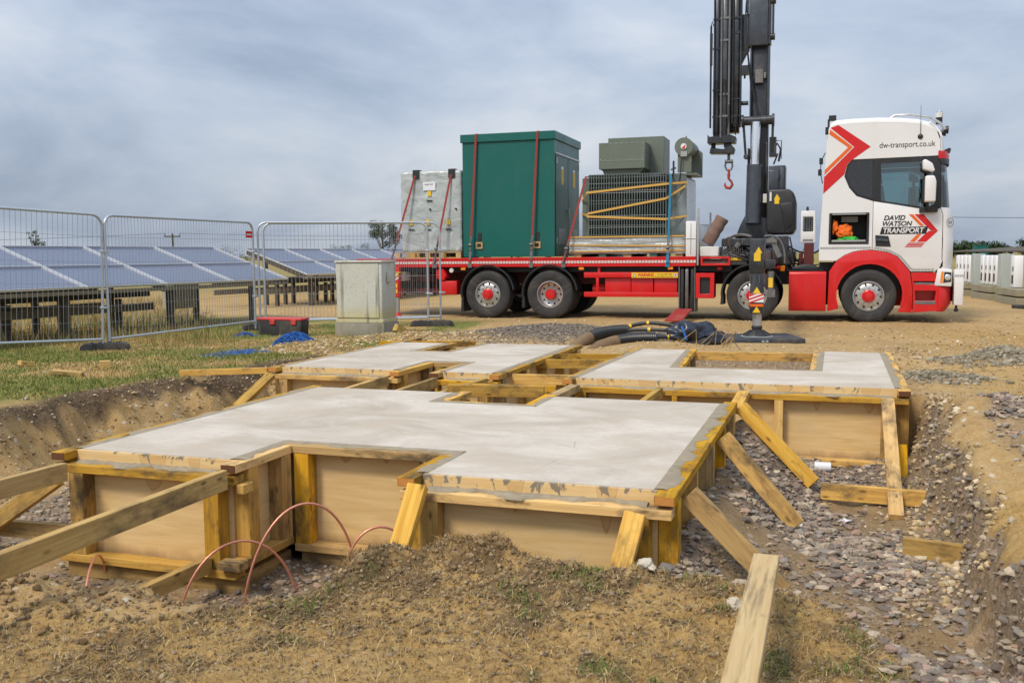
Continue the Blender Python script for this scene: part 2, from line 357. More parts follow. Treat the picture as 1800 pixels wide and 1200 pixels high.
# ------------------------------------------------------------------ materials
M = {}
def ground_mat():
    t = NT('ground_soil'); v = t.tc.outputs['Object']
    a1 = t.n('ShaderNodeAttribute', attribute_name='zone_a'); a2 = t.n('ShaderNodeAttribute', attribute_name='zone_b')
    s1 = t.n('ShaderNodeSeparateColor'); t.L(a1.outputs['Color'], s1.inputs[0]); s2 = t.n('ShaderNodeSeparateColor'); t.L(a2.outputs['Color'], s2.inputs[0])
    fine = t.noise(v, 60, 6, 0.7); mid = t.noise(v, 9, 6, 0.62); big = t.noise(v, 1.3, 5, 0.6)
    tan = t.mix(t.ramp(mid, (0.3, 0.0), (0.7, 1.0)), (0.37, 0.225, 0.085), (0.60, 0.425, 0.20))
    tan = t.mix(t.ramp(fine, (0.38, 0.0), (0.72, 0.6)), tan, (0.20, 0.125, 0.06))
    tan = t.mix(t.ramp(big, (0.45, 0.0), (0.7, 0.6)), tan, (0.50, 0.33, 0.14)); tan = t.mix(t.ramp(t.noise(t.co((1, 1, 1), (9, 4, 0)), 0.45, 6, 0.65), (0.44, 0.0), (0.64, 0.5)), tan, (0.29, 0.185, 0.085)); tan = t.mix(t.ramp(t.noise(t.co((1, 1, 1), (2, 8, 0)), 3.1, 6, 0.7), (0.55, 0.0), (0.7, 0.7)), tan, (0.44, 0.36, 0.22))
    chk = t.vor(v, 42, 'F1'); tan = t.mix(t.ramp(chk, (0.10, 0.8), (0.2, 0.0)), tan, (0.56, 0.50, 0.40))
    chk2 = t.vor(v, 7, 'F1'); tan = t.mix(t.ramp(chk2, (0.09, 0.75), (0.16, 0.0)), tan, (0.62, 0.58, 0.50))
    top = t.mix(t.ramp(t.noise(v, 28, 5, 0.7), (0.3, 0.0), (0.7, 1.0)), (0.055, 0.036, 0.02), (0.20, 0.14, 0.085))
    straw = t.mix(t.ramp(t.noise(t.co((1, 1, 1)), 22, 5, 0.7, 1.2), (0.3, 0.0), (0.7, 1.0)), (0.24, 0.14, 0.05), (0.54, 0.36, 0.135))
    green = t.mix(t.ramp(t.noise(v, 14, 5, 0.7, 0.8), (0.3, 0.0), (0.7, 1.0)), (0.08, 0.11, 0.025), (0.24, 0.24, 0.06))
    grv = t.mix(t.vor(v, 34, 'F1', 'Color'), (0.12, 0.085, 0.06), (0.35, 0.275, 0.21)); grv = t.mix(t.ramp(t.vor(v, 34, 'DISTANCE_TO_EDGE'), (0.0, 0.8), (0.1, 0.0)), grv, (0.05, 0.04, 0.035))
    stn = t.mix(t.ramp(t.noise(v, 40, 5, 0.75), (0.3, 0.0), (0.7, 1.0)), (0.07, 0.058, 0.045), (0.27, 0.22, 0.17))
    c = t.mix(s2.outputs[0], tan, straw); c = t.mix(s1.outputs[0], c, green); c = t.mix(s1.outputs[2], c, top)
    c = t.mix(s2.outputs[1], c, stn); c = t.mix(s1.outputs[1], c, grv)
    h = t.math('ADD', t.math('MULTIPLY', fine, 0.6), mid)
    return t.fin(c, 0.93, 0, t.bump(h, 0.9, 0.02), 0.15)
def attr_mat(name, rough=0.9, mult=1.0, bump=0.3, trans=0.0):
    t = NT(name); a = t.n('ShaderNodeAttribute', attribute_name='Col')
    c = t.mix(t.noise(t.tc.outputs['Object'], 90, 4, 0.6), (0.62 * mult,) * 3, (1.25 * mult,) * 3)
    c = t.mix(1.0, a.outputs['Color'], c, 'MULTIPLY')
    return t.fin(c, rough, 0, t.bump(t.noise(t.tc.outputs['Object'], 140, 3), bump, 0.003) if bump else None, 0.2)
def concrete_mat(name='concrete', lo=(0.42, 0.36, 0.285), hi=(0.60, 0.545, 0.47)):
    t = NT(name); v = t.tc.outputs['Object']
    a = t.noise(t.co((1.2, 1.7, 1)), 1.1, 7, 0.6, 0.8); b = t.noise(v, 24, 6, 0.7)
    c = t.mix(t.ramp(a, (0.34, 0.0), (0.66, 1.0)), lo, hi)
    c = t.mix(t.ramp(b, (0.3, 0.22), (0.55, 0.0)), c, (0.30, 0.27, 0.235))
    c = t.mix(t.ramp(t.noise(t.co((1, 1, 1), (7, 3, 0)), 2.2, 5, 0.6), (0.50, 0.0), (0.68, 0.7)), c, (0.47, 0.395, 0.31))
    spk = t.vor(v, 5.0); c = t.mix(t.ramp(spk, (0.018, 0.8), (0.03, 0.0)), c, (0.16, 0.13, 0.10))
    crk = t.vor(t.co((1, 1, 1), (2, 5, 0)), 1.1, 'DISTANCE_TO_EDGE'); ck = t.math('MULTIPLY', t.ramp(crk, (0.0, 0.6), (0.006, 0.0)), t.ramp(t.noise(v, 1.7, 3), (0.55, 0.0), (0.62, 1.0)))
    c = t.mix(ck, c, (0.2, 0.18, 0.16))
    return t.fin(c, 0.85, 0, t.bump(t.math('ADD', t.noise(t.co((3, 10, 1)), 3, 6, 0.65, 1.0), t.math('MULTIPLY', b, 0.3)), 0.25, 0.006), 0.25)
def ply_mat():
    t = NT('plywood'); oi = t.n('ShaderNodeObjectInfo'); ad = t.n('ShaderNodeVectorMath', operation='ADD'); cx = t.n('ShaderNodeCombineXYZ')
    t.L(t.math('MULTIPLY', oi.outputs['Random'], 23.0), cx.inputs[0]); t.L(t.tc.outputs['Object'], ad.inputs[0]); t.L(cx.outputs[0], ad.inputs[1]); v = ad.outputs[0]
    g = t.noise(t.co((2.2, 1, 26), src=v), 1, 4, 0.6, 0.8)
    c = t.mix(t.ramp(g, (0.3, 0.0), (0.72, 1.0)), (0.74, 0.54, 0.27), (0.60, 0.40, 0.17))
    c = t.mix(t.ramp(t.noise(v, 3.0, 5, 0.6), (0.5, 0.0), (0.75, 0.5)), c, (0.62, 0.47, 0.29))
    sp = t.n('ShaderNodeSeparateXYZ'); t.L(t.tc.outputs['Object'], sp.inputs[0]); dep = t.math('MULTIPLY', sp.outputs[2], -1.0)     # origin is the panel's top edge
    dr = t.math('SUBTRACT', t.math('MULTIPLY', t.ramp(t.noise(t.co((4.5, 1, 0.25), src=v), 1, 1.0, 0.4), (0.54, 0.0), (0.80, 1.0)), 0.5), dep)
    body = t.ramp(dr, (0.0, 0.0), (0.01, 1.0)); rim = t.math('SUBTRACT', body, t.ramp(dr, (0.012, 0.0), (0.03, 1.0)), True)
    c = t.mix(t.math('MULTIPLY', body, 0.3), c, (0.46, 0.245, 0.07)); c = t.mix(t.math('MULTIPLY', rim, 0.4), c, (0.30, 0.15, 0.04))
    band = t.math('SUBTRACT', t.math('MULTIPLY', t.ramp(t.noise(t.co((16, 1, 9), src=v), 1, 4, 0.62, 0.8), (0.53, 0.0), (0.74, 1.0)), 0.10), dep)
    c = t.mix(t.ramp(band, (0.0, 0.0), (0.012, 0.92)), c, (0.20, 0.175, 0.14))
    bot = t.math('ADD', t.math('SUBTRACT', dep, 0.58), t.math('MULTIPLY', t.noise(t.co((7, 1, 4), src=v), 1, 4), 0.12))
    c = t.mix(t.ramp(bot, (0.0, 0.0), (0.06, 0.7)), c, (0.26, 0.17, 0.09))
    return t.fin(c, 0.7, 0, t.bump(g, 0.25, 0.0015), 0.25)
M['ground'] = ground_mat(); M['stone'] = attr_mat('loose_stone'); M['grass'] = attr_mat('grass_blade', 0.8, 1.0, 0)
M['conc'] = concrete_mat(); M['ply'] = ply_mat()
M['spill'] = simple('wet_concrete', (0.29, 0.24, 0.165), 0.9, var=0.35, scale=18, bump=0.8, bscale=45)
M['wood'] = wood('timber_treated', (0.66, 0.405, 0.085), (0.42, 0.20, 0.03), 0.9, 0.36, 0.48)
M['wood2'] = wood('timber_weathered', (0.50, 0.335, 0.115), (0.31, 0.18, 0.05), 0.8, 0.32, 0.48)
M['wood3'] = wood('timber_plank', (0.60, 0.43, 0.18), (0.46, 0.29, 0.09), 0.75, 0.05, 0.5, (1.6, 22, 9))
M['endorange'] = simple('fresh_sawn_end', (0.52, 0.22, 0.05), 0.85, var=0.25, scale=40)
M['enddark'] = simple('sawn_end', (0.12, 0.045, 0.015), 0.85, var=0.3, scale=40)
M['chalk'] = simple('pale_rock', (0.52, 0.46, 0.37), 0.9, var=0.3, scale=14, bump=0.9, bscale=30, dirt=(0.25, 0.18, 0.10), damt=0.6, dscale=9)

# ------------------------------------------------------------------ ground
def lines(*segs):
    r = []
    for a, b, st in segs: r += list(np.arange(a, b - 1e-6, st))
    return r
xs = lines((-5.6, -3.2, 0.04), (-3.2, 2.8, 0.026), (2.8, 5.6, 0.05), (5.6, 14, 0.25))
ys = lines((1.7, 5.2, 0.022), (5.2, 9.6, 0.034), (9.6, 13.0, 0.055), (13, 17, 0.10), (17, 30, 0.35))
g = 1.0
far_ = [0.8 * 1.32 ** k for k in range(1, 33)]
xs = sorted([-5.6 - q for q in far_] + xs + [14 + q for q in far_]); ys = sorted([1.7 - q for q in far_] + ys + [30 + q for q in far_])
xs, ys = np.array(xs), np.array(ys); GX, GY = np.meshgrid(xs, ys); gx, gy = GX.ravel(), GY.ravel()
gz = height(gx, gy); zn = zones(gx, gy)
nx, ny = len(xs), len(ys); idx = np.arange(nx * ny).reshape(ny, nx)
F4 = np.stack([idx[:-1, :-1], idx[:-1, 1:], idx[1:, 1:], idx[1:, :-1]], -1).reshape(-1, 4)
one = np.ones_like(gx)
ground = link('ground', fastmesh('ground', np.stack([gx, gy, gz], 1), F4, [M['ground']], {'zone_a': np.stack([zn[0], zn[1], zn[2], one], 1), 'zone_b': np.stack([zn[3], zn[4], one * 0, one], 1)}))
ground['kind'] = 'structure'; ground['label'] = 'dry chalky soil and worn turf with an excavated pit'
def gh(x, y): return float(height(np.array([x], float), np.array([y], float))[0])

# ------------------------------------------------------------------ scattered stones and grass
_ico = bmesh.new(); bmesh.ops.create_icosphere(_ico, subdivisions=1, radius=1.0)
ICV = np.array([v.co[:] for v in _ico.verts]); ICF = np.array([[v.index for v in f.verts] for f in _ico.faces]); _ico.free()
def rotm(n):
    q = rng.normal(size=(n, 4)); q /= np.linalg.norm(q, axis=1)[:, None]; a, b, c, d = q.T
    return np.stack([1 - 2 * (c * c + d * d), 2 * (b * c - a * d), 2 * (b * d + a * c), 2 * (b * c + a * d), 1 - 2 * (b * b + d * d), 2 * (c * d - a * b), 2 * (b * d - a * c), 2 * (c * d + a * b), 1 - 2 * (b * b + c * c)], 1).reshape(n, 3, 3)
def sample(n, box, dens):
    X, Y = np.zeros(0), np.zeros(0)
    for _ in range(40):
        x = rng.uniform(box[0], box[1], n); y = rng.uniform(box[2], box[3], n)
        k = rng.random(n) < dens(x, y); X = np.concatenate([X, x[k]]); Y = np.concatenate([Y, y[k]])
        if len(X) >= n: break
    return X[:n], Y[:n]
def inslab(x, y, pad=0.14):
    u, v = uv_of(x, y); k = np.zeros(len(x), bool)
    for (a, b, c, d) in ((-2.44, -1.45, -0.48, 2.17), (-1.5, -0.25, 0.07, 2.17), (-0.29, 0.85, -0.48, 2.17), (-3.56, -1.36, 3.4, 6.2), (-0.5, 2.09, 3.3, 4.4), (1.53, 2.09, 3.3, 6.2), (-0.5, 0.1, 3.3, 5.9)):
        k |= (u > a - pad) & (u < b + pad) & (v > c - pad) & (v < d + pad)
    return k
def stones(name, label, cat, n, box, dens, smin, smax, pal, flat=0.55, sink=0.25, pw=2.2):
    x, y = sample(n, box, dens); n = len(x)
    s = smin + (smax - smin) * rng.random(n) ** pw
    sc = np.stack([s * rng.uniform(0.7, 1.35, n), s * rng.uniform(0.6, 1.0, n), s * flat * rng.uniform(0.6, 1.2, n)], 1)
    V = ICV[None] * rng.uniform(0.72, 1.25, (n, len(ICV), 1))
    V = V * sc[:, None, :]
    az = rng.uniform(0, 6.28, n); Rz = np.zeros((n, 3, 3)); Rz[:, 0, 0] = np.cos(az); Rz[:, 0, 1] = -np.sin(az); Rz[:, 1, 0] = np.sin(az); Rz[:, 1, 1] = np.cos(az); Rz[:, 2, 2] = 1
    tl = rng.normal(0, 0.35, n); Rx = np.zeros((n, 3, 3)); Rx[:, 0, 0] = 1; Rx[:, 1, 1] = np.cos(tl); Rx[:, 1, 2] = -np.sin(tl); Rx[:, 2, 1] = np.sin(tl); Rx[:, 2, 2] = np.cos(tl)
    V = np.einsum('nij,nkj->nki', Rz @ Rx, V)
    V[:, :, 0] += x[:, None]; V[:, :, 1] += y[:, None]; V[:, :, 2] += (height(x, y) + sc[:, 2] * (1 - 2 * sink))[:, None]
    pal = np.array(pal); c = pal[rng.integers(0, len(pal), n)] * rng.uniform(0.7, 1.25, (n, 1))
    C = np.ones((n, len(ICV), 4)); C[:, :, :3] = c[:, None, :]
    Fc = (ICF[None] + (np.arange(n) * len(ICV))[:, None, None]).reshape(-1, 3)
    o = link(name, fastmesh(name, V.reshape(-1, 3), Fc, [M['stone']], {'Col': C.reshape(-1, 4)}, smooth=False))
    return tag(o, label, cat, None, 'stuff')
GREY = [(0.31, 0.245, 0.18), (0.25, 0.20, 0.155), (0.38, 0.31, 0.23), (0.20, 0.16, 0.135), (0.43, 0.35, 0.26), (0.34, 0.23, 0.17), (0.25, 0.22, 0.19)]
def dg(x, y):
    z = zones(x, y); return z[1] * (~inslab(x, y, 0.02)) * np.clip(0.75 + 2.4 * (fbm(x, y, 1.7, 4, 131) + 0.02), 0.15, 1)
stones('gravel', 'mauve grey crushed gravel in the trench and on the right bank', 'gravel', 21000, (0.4, 3.6, 2.1, 8.6), lambda x, y: dg(x, y) * (0.25 + 0.75 * ss(9, 3.5, y)), 0.004, 0.036, GREY, 0.42, 0.25, 3.0)
stones('gravel', 'finer gravel on the pit floor beside the left formwork', 'gravel', 2600, (-4.2, 0.2, 4.2, 8.0), lambda x, y: dg(x, y) * 0.9, 0.007, 0.03, GREY)
stones('road_stone', 'dark grey road stone heaped behind the far slab', 'gravel', 9000, (-1.8, 3.4, 13.9, 18.5), lambda x, y: zones(x, y)[4], 0.008, 0.026, [(0.20, 0.165, 0.135), (0.27, 0.225, 0.185), (0.15, 0.125, 0.105), (0.33, 0.28, 0.22)])
stones('soil_clods', 'brown soil clods on the near bank', 'soil', 26000, (-2.7, 1.9, 2.2, 4.9), lambda x, y: (~inslab(x, y)) * np.clip(0.22 + 0.9 * zones(x, y)[2] + 0.8 * gb(x, y, -0.4, 4.0, 0.9, 0.5), 0, 1) * (1 - zones(x, y)[1]) * ss(2.6, 3.4, y + 0.25 * rng.random(len(x))), 0.002, 0.011,
       [(0.22, 0.155, 0.09), (0.28, 0.20, 0.12), (0.16, 0.11, 0.065), (0.33, 0.25, 0.15), (0.24, 0.17, 0.10), (0.36, 0.28, 0.18)], 0.8, 0.3, 2.6)
stones('chalk_stones', 'pale flint and chalk stones lying on the tan soil', 'stone', 5200, (-5.5, 12, 4.6, 21), lambda x, y: (~inslab(x, y)) * (1 - zones(x, y)[0]) * (1 - zones(x, y)[4]) * np.clip(0.3 + 1.0 * gb(x, y, -1.4, 14.9, 1.6, 0.8) + 0.8 * gb(x, y, 1.9, 13.4, 1, 0.5), 0, 1), 0.005, 0.03,
       [(0.50, 0.42, 0.30), (0.40, 0.32, 0.21), (0.60, 0.54, 0.44), (0.34, 0.26, 0.16), (0.45, 0.33, 0.18)], 0.6, 0.3, 3)
stones('chalk_stones', 'small white chalk bits in the cut faces of the pit', 'stone', 1800, (-5.2, -2.5, 5.0, 12), lambda x, y: (pit_d(x, y)[2] > 0) * ss(1.4, 0.5, pit_d(x, y)[2]) * (~inslab(x, y)), 0.004, 0.016,
       [(0.58, 0.51, 0.40), (0.45, 0.36, 0.24), (0.30, 0.22, 0.13)], 0.8, 0.3, 3)
stones('trench_rubble', 'knobbly tan rubble at the foot of the right trench face', 'rubble', 1100, (1.4, 4.2, 4.3, 9), lambda x, y: (pit_d(x, y)[3] > -0.02) * ss(0.6, 0.05, pit_d(x, y)[3]) * (~inslab(x, y)) * (uv_of(x, y)[1] < 3.6), 0.006, 0.030,
       [(0.52, 0.40, 0.24), (0.42, 0.31, 0.17), (0.46, 0.35, 0.20), (0.58, 0.48, 0.33)], 0.75, 0.3, 2.2)
stones('chippings', 'golden stone chippings banked up before the cabinet', 'stone', 3800, (-4.4, 0.2, 12.6, 16.2), lambda x, y: (~inslab(x, y)) * np.clip(1.3 * gb(x, y, -1.6, 14.9, 1.1, 0.55) + 1.0 * gb(x, y, -2.9, 13.7, 0.6, 1.1) - 0.12, 0, 1), 0.008, 0.036, [(0.50, 0.36, 0.18), (0.40, 0.27, 0.12), (0.60, 0.49, 0.31), (0.33, 0.22, 0.11)], 0.6, 0.3, 2.4)
stones('soil_clods', 'brown clods in the cut face of the left pit wall', 'soil', 2600, (-5.6, -2.4, 5.0, 12.2), lambda x, y: ss(-0.05, 0.1, pit_d(x, y)[2]) * ss(1.2, 0.6, pit_d(x, y)[2]) * (~inslab(x, y)), 0.004, 0.020,
       [(0.30, 0.21, 0.11), (0.40, 0.29, 0.16), (0.20, 0.135, 0.075), (0.45, 0.34, 0.20), (0.24, 0.165, 0.09)], 0.8, 0.35, 2.4)
stones('soil_clods', 'scattered brown clods and grit on the bare ground before the lorry', 'soil', 9000, (-1.0, 13, 6.5, 21), lambda x, y: (~inslab(x, y)) * (pit_d(x, y)[3] < 0.02) * np.clip(0.35 + 1.3 * fbm(x, y, 0.7, 4, 97), 0, 1) * ss(20, 8, y), 0.006, 0.026,
       [(0.26, 0.175, 0.09), (0.36, 0.26, 0.14), (0.19, 0.13, 0.075), (0.44, 0.34, 0.20), (0.30, 0.21, 0.12)], 0.7, 0.35, 2.8)
def grass(name, label, n, box, dens, hmin, hmax, wid, pal, lean=0.5, cat='grass'):
    x, y = sample(n, box, dens); n = len(x); h = rng.uniform(hmin, hmax, n); a = rng.uniform(0, 6.28, n); b = rng.uniform(0, 6.28, n)
    ln = np.abs(rng.normal(0, lean, n)) * h; z = height(x, y) - 0.004
    wx, wy = np.cos(a) * wid * rng.uniform(.6, 1.4, n), np.sin(a) * wid * rng.uniform(.6, 1.4, n)
    lx, ly = np.cos(b) * ln, np.sin(b) * ln
    P = np.stack([np.stack([x - wx, y - wy, z], 1), np.stack([x + wx, y + wy, z], 1), np.stack([x + 0.4 * lx + wx * .7, y + 0.4 * ly + wy * .7, z + h * .6], 1),
                  np.stack([x + 0.4 * lx - wx * .7, y + 0.4 * ly - wy * .7, z + h * .6], 1), np.stack([x + lx, y + ly, z + h * np.sqrt(np.clip(1 - 0.3 * lean, .2, 1))], 1)], 1)
    o = np.arange(n)[:, None] * 5
    T = np.concatenate([o + [0, 1, 2], o + [0, 2, 3], o + [3, 2, 4]], 1).reshape(-1, 3)
    pal = np.array(pal); C = np.ones((n, 5, 4)); C[:, :, :3] = (pal[rng.integers(0, len(pal), n)] * rng.uniform(.7, 1.3, (n, 1)))[:, None]
    ob = link(name, fastmesh(name, P.reshape(-1, 3), T, [M['grass']], {'Col': C.reshape(-1, 4)}))
    return tag(ob, label, cat, None, 'stuff')
GRN = [(0.14, 0.18, 0.04), (0.19, 0.22, 0.05), (0.25, 0.25, 0.07), (0.32, 0.27, 0.10)]
STR = [(0.46, 0.33, 0.13), (0.38, 0.25, 0.09), (0.52, 0.41, 0.20), (0.30, 0.19, 0.07)]
grass('turf', 'short green turf left of the pit below the fence', 42000, (-9.5, -1.2, 8.2, 19), lambda x, y: zones(x, y)[0] * (0.25 + 0.75 * ss(17, 9, y)), 0.02, 0.06, 0.004, GRN, 0.8)
grass('dry_turf', 'straw coloured dead grass in the left turf', 26000, (-9.5, -1.2, 8.2, 19), lambda x, y: zones(x, y)[3] * (x < -2), 0.015, 0.05, 0.004, STR, 1.1)
grass('dead_grass', 'matted dead grass on the near bank', 40000, (-2.6, 1.8, 2.2, 4.75), lambda x, y: np.clip(zones(x, y)[3] * 1.0 + 0.3 * gb(x, y, -0.7, 4.35, 0.4, 0.3), 0, 1) * (1 - zones(x, y)[1]) * (pit_d(x, y)[4] < 0.55), 0.008, 0.038, 0.0016, STR + [(0.30, 0.20, 0.10), (0.34, 0.19, 0.07)], 1.6)
stones('soil_clods', 'larger broken clods along the crest of the near bank', 'soil', 1500, (-2.6, 1.3, 3.2, 4.7), lambda x, y: (~inslab(x, y)) * (1 - zones(x, y)[1]) * np.clip(0.10 + 0.9 * gb(x, y, -1.5, 4.15, 0.9, 0.3) + gb(x, y, -0.15, 4.1, 0.7, 0.35) + 0.8 * ss(0.25, 0.0, np.abs(pit_d(x, y)[4])), 0, 1), 0.006, 0.022, [(0.28, 0.19, 0.10), (0.20, 0.135, 0.07), (0.34, 0.24, 0.13), (0.26, 0.18, 0.095), (0.22, 0.15, 0.08)], 0.8, 0.3, 2.2)
grass('root_mat', 'hairy mat of dead grass roots on the spoil heap before the notch', 9000, (-1.2, 0.3, 3.8, 4.8), lambda x, y: np.clip(gb(x, y, -0.75, 4.38, 0.22, 0.22) + 0.6 * gb(x, y, -0.1, 4.3, 0.35, 0.22), 0, 1), 0.012, 0.05, 0.0014, [(0.36, 0.22, 0.09), (0.28, 0.17, 0.07), (0.46, 0.30, 0.12), (0.22, 0.13, 0.06)], 1.0)
grass('dry_tufts', 'dry straw tufts on the bare ground right of the slabs', 12000, (2.2, 12, 7.0, 17), lambda x, y: np.clip(zones(x, y)[3], 0, 1) * (pit_d(x, y)[3] < 0), 0.012, 0.04, 0.003, STR, 1.2)
grass('green_tufts', 'green grass tufts sprouting on the near bank', 2200, (-2.6, 1.8, 2.3, 4.6), lambda x, y: ss(0.35, 0.8, zones(x, y)[0]) * (pit_d(x, y)[4] < 0.1), 0.015, 0.045, 0.0018, [(0.10, 0.17, 0.03), (0.15, 0.22, 0.05), (0.22, 0.25, 0.07)], 0.7)
grass('tall_grass', 'tall dry seeding grass under the left solar tables', 16000, (-16, -3.5, 14.5, 30), lambda x, y: ss(-0.2, -1.5, x + 0.0 + 0.42 * (20 - y) * -1 + 5.6) * (0.4 + fbm(x, y, .8, 3, 91)) * 1.0, 0.10, 0.32, 0.004, STR + GRN[1:3] + [(0.22, 0.15, 0.07)], 0.35)
grass('verge_grass', 'rough grass on the verge before the white inverters', 9000, (7, 18, 13, 32), lambda x, y: zones(x, y)[0], 0.04, 0.12, 0.005, GRN + STR[:2], 0.6)
# ------------------------------------------------------------------ concrete slabs in timber formwork
ZB = -0.345                                   # foot of the plywood
def timber_mesh(L, wdt, hgt, mat, name='timber', ends=None):
    b = MB().bx(-L / 2, L / 2, -wdt / 2, wdt / 2, -hgt / 2, hgt / 2)
    me = b.mesh(name, [mat], bevel=0.0025, smooth=0); return me
def beam(name, p0, p1, wdt, hgt, mat, parent=None, frame=None, up=(0, 0, 1), off=(0, 0, 0)):
    m, L = basis(p0, p1, up)
    me = timber_mesh(L, wdt, hgt, mat, name)
    m.translation = m.translation - Vector(off)
    return link(name, me, parent, (frame @ m) if frame is not None else m)
def spill(name, pts, w0, w1, z, seed, mat, parent, off, th=0.007, side=1):
    """irregular skin of concrete lying on a rail: pts along its inner edge, width varying outwards"""
    (ax, ay), (bx_, by) = pts; d = Vector((bx_ - ax, by - ay)); L = d.length; d /= L; nrm = Vector((d.y, -d.x)) * side
    n = max(6, int(L / 0.012)); V = []; F = []
    for i in range(n + 1):
        t = i / n; x = t * L; q = mnoise.fractal(Vector((x * 4.5 + seed, seed * 1.7, 0)), 0.9, 2.1, 5)
        wv = max(0.004, w0 + (w1 - w0) * (0.5 + 0.9 * q)); p = Vector((ax, ay)) + d * x
        hh = th * (0.6 + 0.6 * abs(mnoise.noise(Vector((x * 18, seed, 3)))))
        for k, (fr, zz_) in enumerate(((0, 0), (0, hh), (0.5, hh * 1.3), (0.92, hh * 0.8), (1, 0))):
            r = p + nrm * wv * fr; V.append((r.x - off[0], r.y - off[1], z + zz_ - off[2]))
    for i in range(n):
        for k in range(4): F.append((i * 5 + k, i * 5 + k + 1, i * 5 + 5 + k + 1, i * 5 + 5 + k))
    b = MB(); b.add(V, F)
    return b.build(name, [mat], parent, smooth=60)
def formwork(poly, lab_slab, lab_form, seed, notch_edges=(), skip_low=(), sole=(), posts=True):
    cx = sum(p[0] for p in poly) / len(poly); cy = sum(p[1] for p in poly) / len(poly); off = (cx, cy, ZB)
    Mr = SITE @ Matrix.Translation(off)
    sb = MB().prism([(p[0] - cx, p[1] - cy) for p in poly], 'z', 0.0, ZT - ZB)
    s_ = sb.build('concrete_slab', [M['conc']], None, Mr, smooth=0); tag(s_, lab_slab, 'concrete slab', 'cast concrete slabs')
    root = thing('timber_formwork', lab_form, 'formwork', Mr, 'timber formworks')
    n = len(poly); rnd = random.Random(seed)
    for i in range(n):
        p, q = Vector(poly[i]), Vector(poly[(i + 1) % n]); pr, nx_ = Vector(poly[i - 1]), Vector(poly[(i + 2) % n])
        d = q - p; L = d.length; d = d / L; nr = Vector((d.y, -d.x))
        cv0 = (p - pr).cross(q - p) > 0; cv1 = (q - p).cross(nx_ - q) > 0
        isu = abs(d.x) > 0.7; low = isu and i not in notch_edges
        def P(a, o, z): r = p + d * a + nr * o; return (r.x - cx, r.y - cy, z - ZB)
        # plywood: its origin is the top edge so that drips start there
        a0 = (-0.018 if cv0 else 0.0185) if isu else 0.0; a1 = L + (0.018 if cv1 else -0.0185) if isu else L
        pl = MB().bx(-(a1 - a0) / 2, (a1 - a0) / 2, -0.009, 0.009, -(ZT - ZB) + 0.006, -0.004)
        m = Matrix((Vector((d.x, d.y, 0)), Vector((-nr.x, -nr.y, 0)), Vector((0, 0, 1)))).transposed().to_4x4(); m.translation = P((a0 + a1) / 2, 0.0093, ZT)
        pl.build('plywood_panel', [M['ply']], root, m, smooth=0)
        top = ZT - (0.068 if low else 0.003)
        e0 = 0.112 if cv0 else (-0.019 if isu else -0.116); e1 = 0.112 if cv1 else (-0.019 if isu else -0.116)
        if low: e0 = min(e0, 0.10); e1 = min(e1, 0.10)
        zc = top - 0.0225
        beam('rail', P(-e0, 0.067, zc), P(L + e1, 0.067, zc), 0.095, 0.045, M['wood'], root)
        if not low:
            for cv, a in ((cv0, -e0 - .0012), (cv1, L + e1 + .0012)):
                if cv: beam('end_grain', P(a - .001, 0.067, zc), P(a + .001, 0.067, zc), 0.088, 0.038, M['enddark'] if rnd.random() < .5 else M['endorange'], root)
        if isu or True:
            zb = ZB + 0.028 + (0.046 if not isu else 0.0)
            f0 = 0.09 if cv0 else -0.116; f1 = 0.09 if cv1 else -0.116
            beam('bottom_rail', P(-f0, 0.067, zb), P(L + f1, 0.067, zb), 0.095, 0.045, M['wood'], root)
            if i in sole: beam('sole_board', P(-f0 + 0.02, 0.05, ZB - 0.045), P(L + f1 + 0.03, 0.05, ZB - 0.045), 0.05, 0.095, M['wood2'], root)
        # uprights
        cnt = 2 if L < 1.3 else max(2, int(round(L / 0.75)) + 1); s0 = 0.05 if cv0 else 0.17; s1 = L - (0.05 if cv1 else 0.17)
        for k in range(cnt):
            a = s0 + (s1 - s0) * k / (cnt - 1) + (rnd.uniform(-.05, .05) if 0 < k < cnt - 1 else 0)
            wv = 0.095 if k in (0, cnt - 1) else rnd.choice((0.045, 0.07, 0.045))
            zt_ = top - 0.046; zb_ = ZB + 0.051 + (0.046 if not isu else 0)
            m2 = beam('upright', P(a, 0.0665, zb_), P(a, 0.0665, zt_), 0.094 if wv < 0.09 else 0.092, wv, M['wood'] if rnd.random() < .7 else M['wood2'], root, up=(d.x, d.y, 0))
        # concrete slopped over the rails
        if low:
            if L > 0.3: spill('concrete_spill', ((p.x + d.x * .02 + nr.x * .019, p.y + d.y * .02 + nr.y * .019), (q.x - d.x * .02 + nr.x * .019, q.y - d.y * .02 + nr.y * .019)), 0.02, 0.10, top, seed + i * 3.1, M['spill'], root, off, 0.016)
        else:
            spill('concrete_spill', ((p.x + d.x * .01 + nr.x * .0, p.y + d.y * .01 + nr.y * .0), (q.x - d.x * .01, q.y - d.y * .01)), 0.035, 0.095, ZT - 0.0022, seed + i * 2.3, M['spill'], root, off, 0.005)
    return root
P1 = [(-2.44, -.48), (-1.45, -.48), (-1.45, .07), (-.29, .07), (-.29, -.48), (.85, -.48), (.85, 2.17), (-.39, 2.17), (-.39, 1.67), (-1.23, 1.67), (-1.23, 2.17), (-2.44, 2.17)]
P2 = [(-3.55, 3.42), (-2.36, 3.42), (-2.36, 4.24), (-1.82, 4.24), (-1.82, 3.42), (-1.36, 3.42), (-1.36, 6.2), (-2.36, 6.2), (-2.46, 5.1), (-2.96, 5.1), (-2.94, 6.1), (-3.53, 6.1)]
P3 = [(-.51, 3.32), (2.09, 3.32), (2.09, 6.17), (1.53, 6.17), (1.53, 4.33), (.14, 4.26), (.04, 6.0), (-.44, 6.0)]
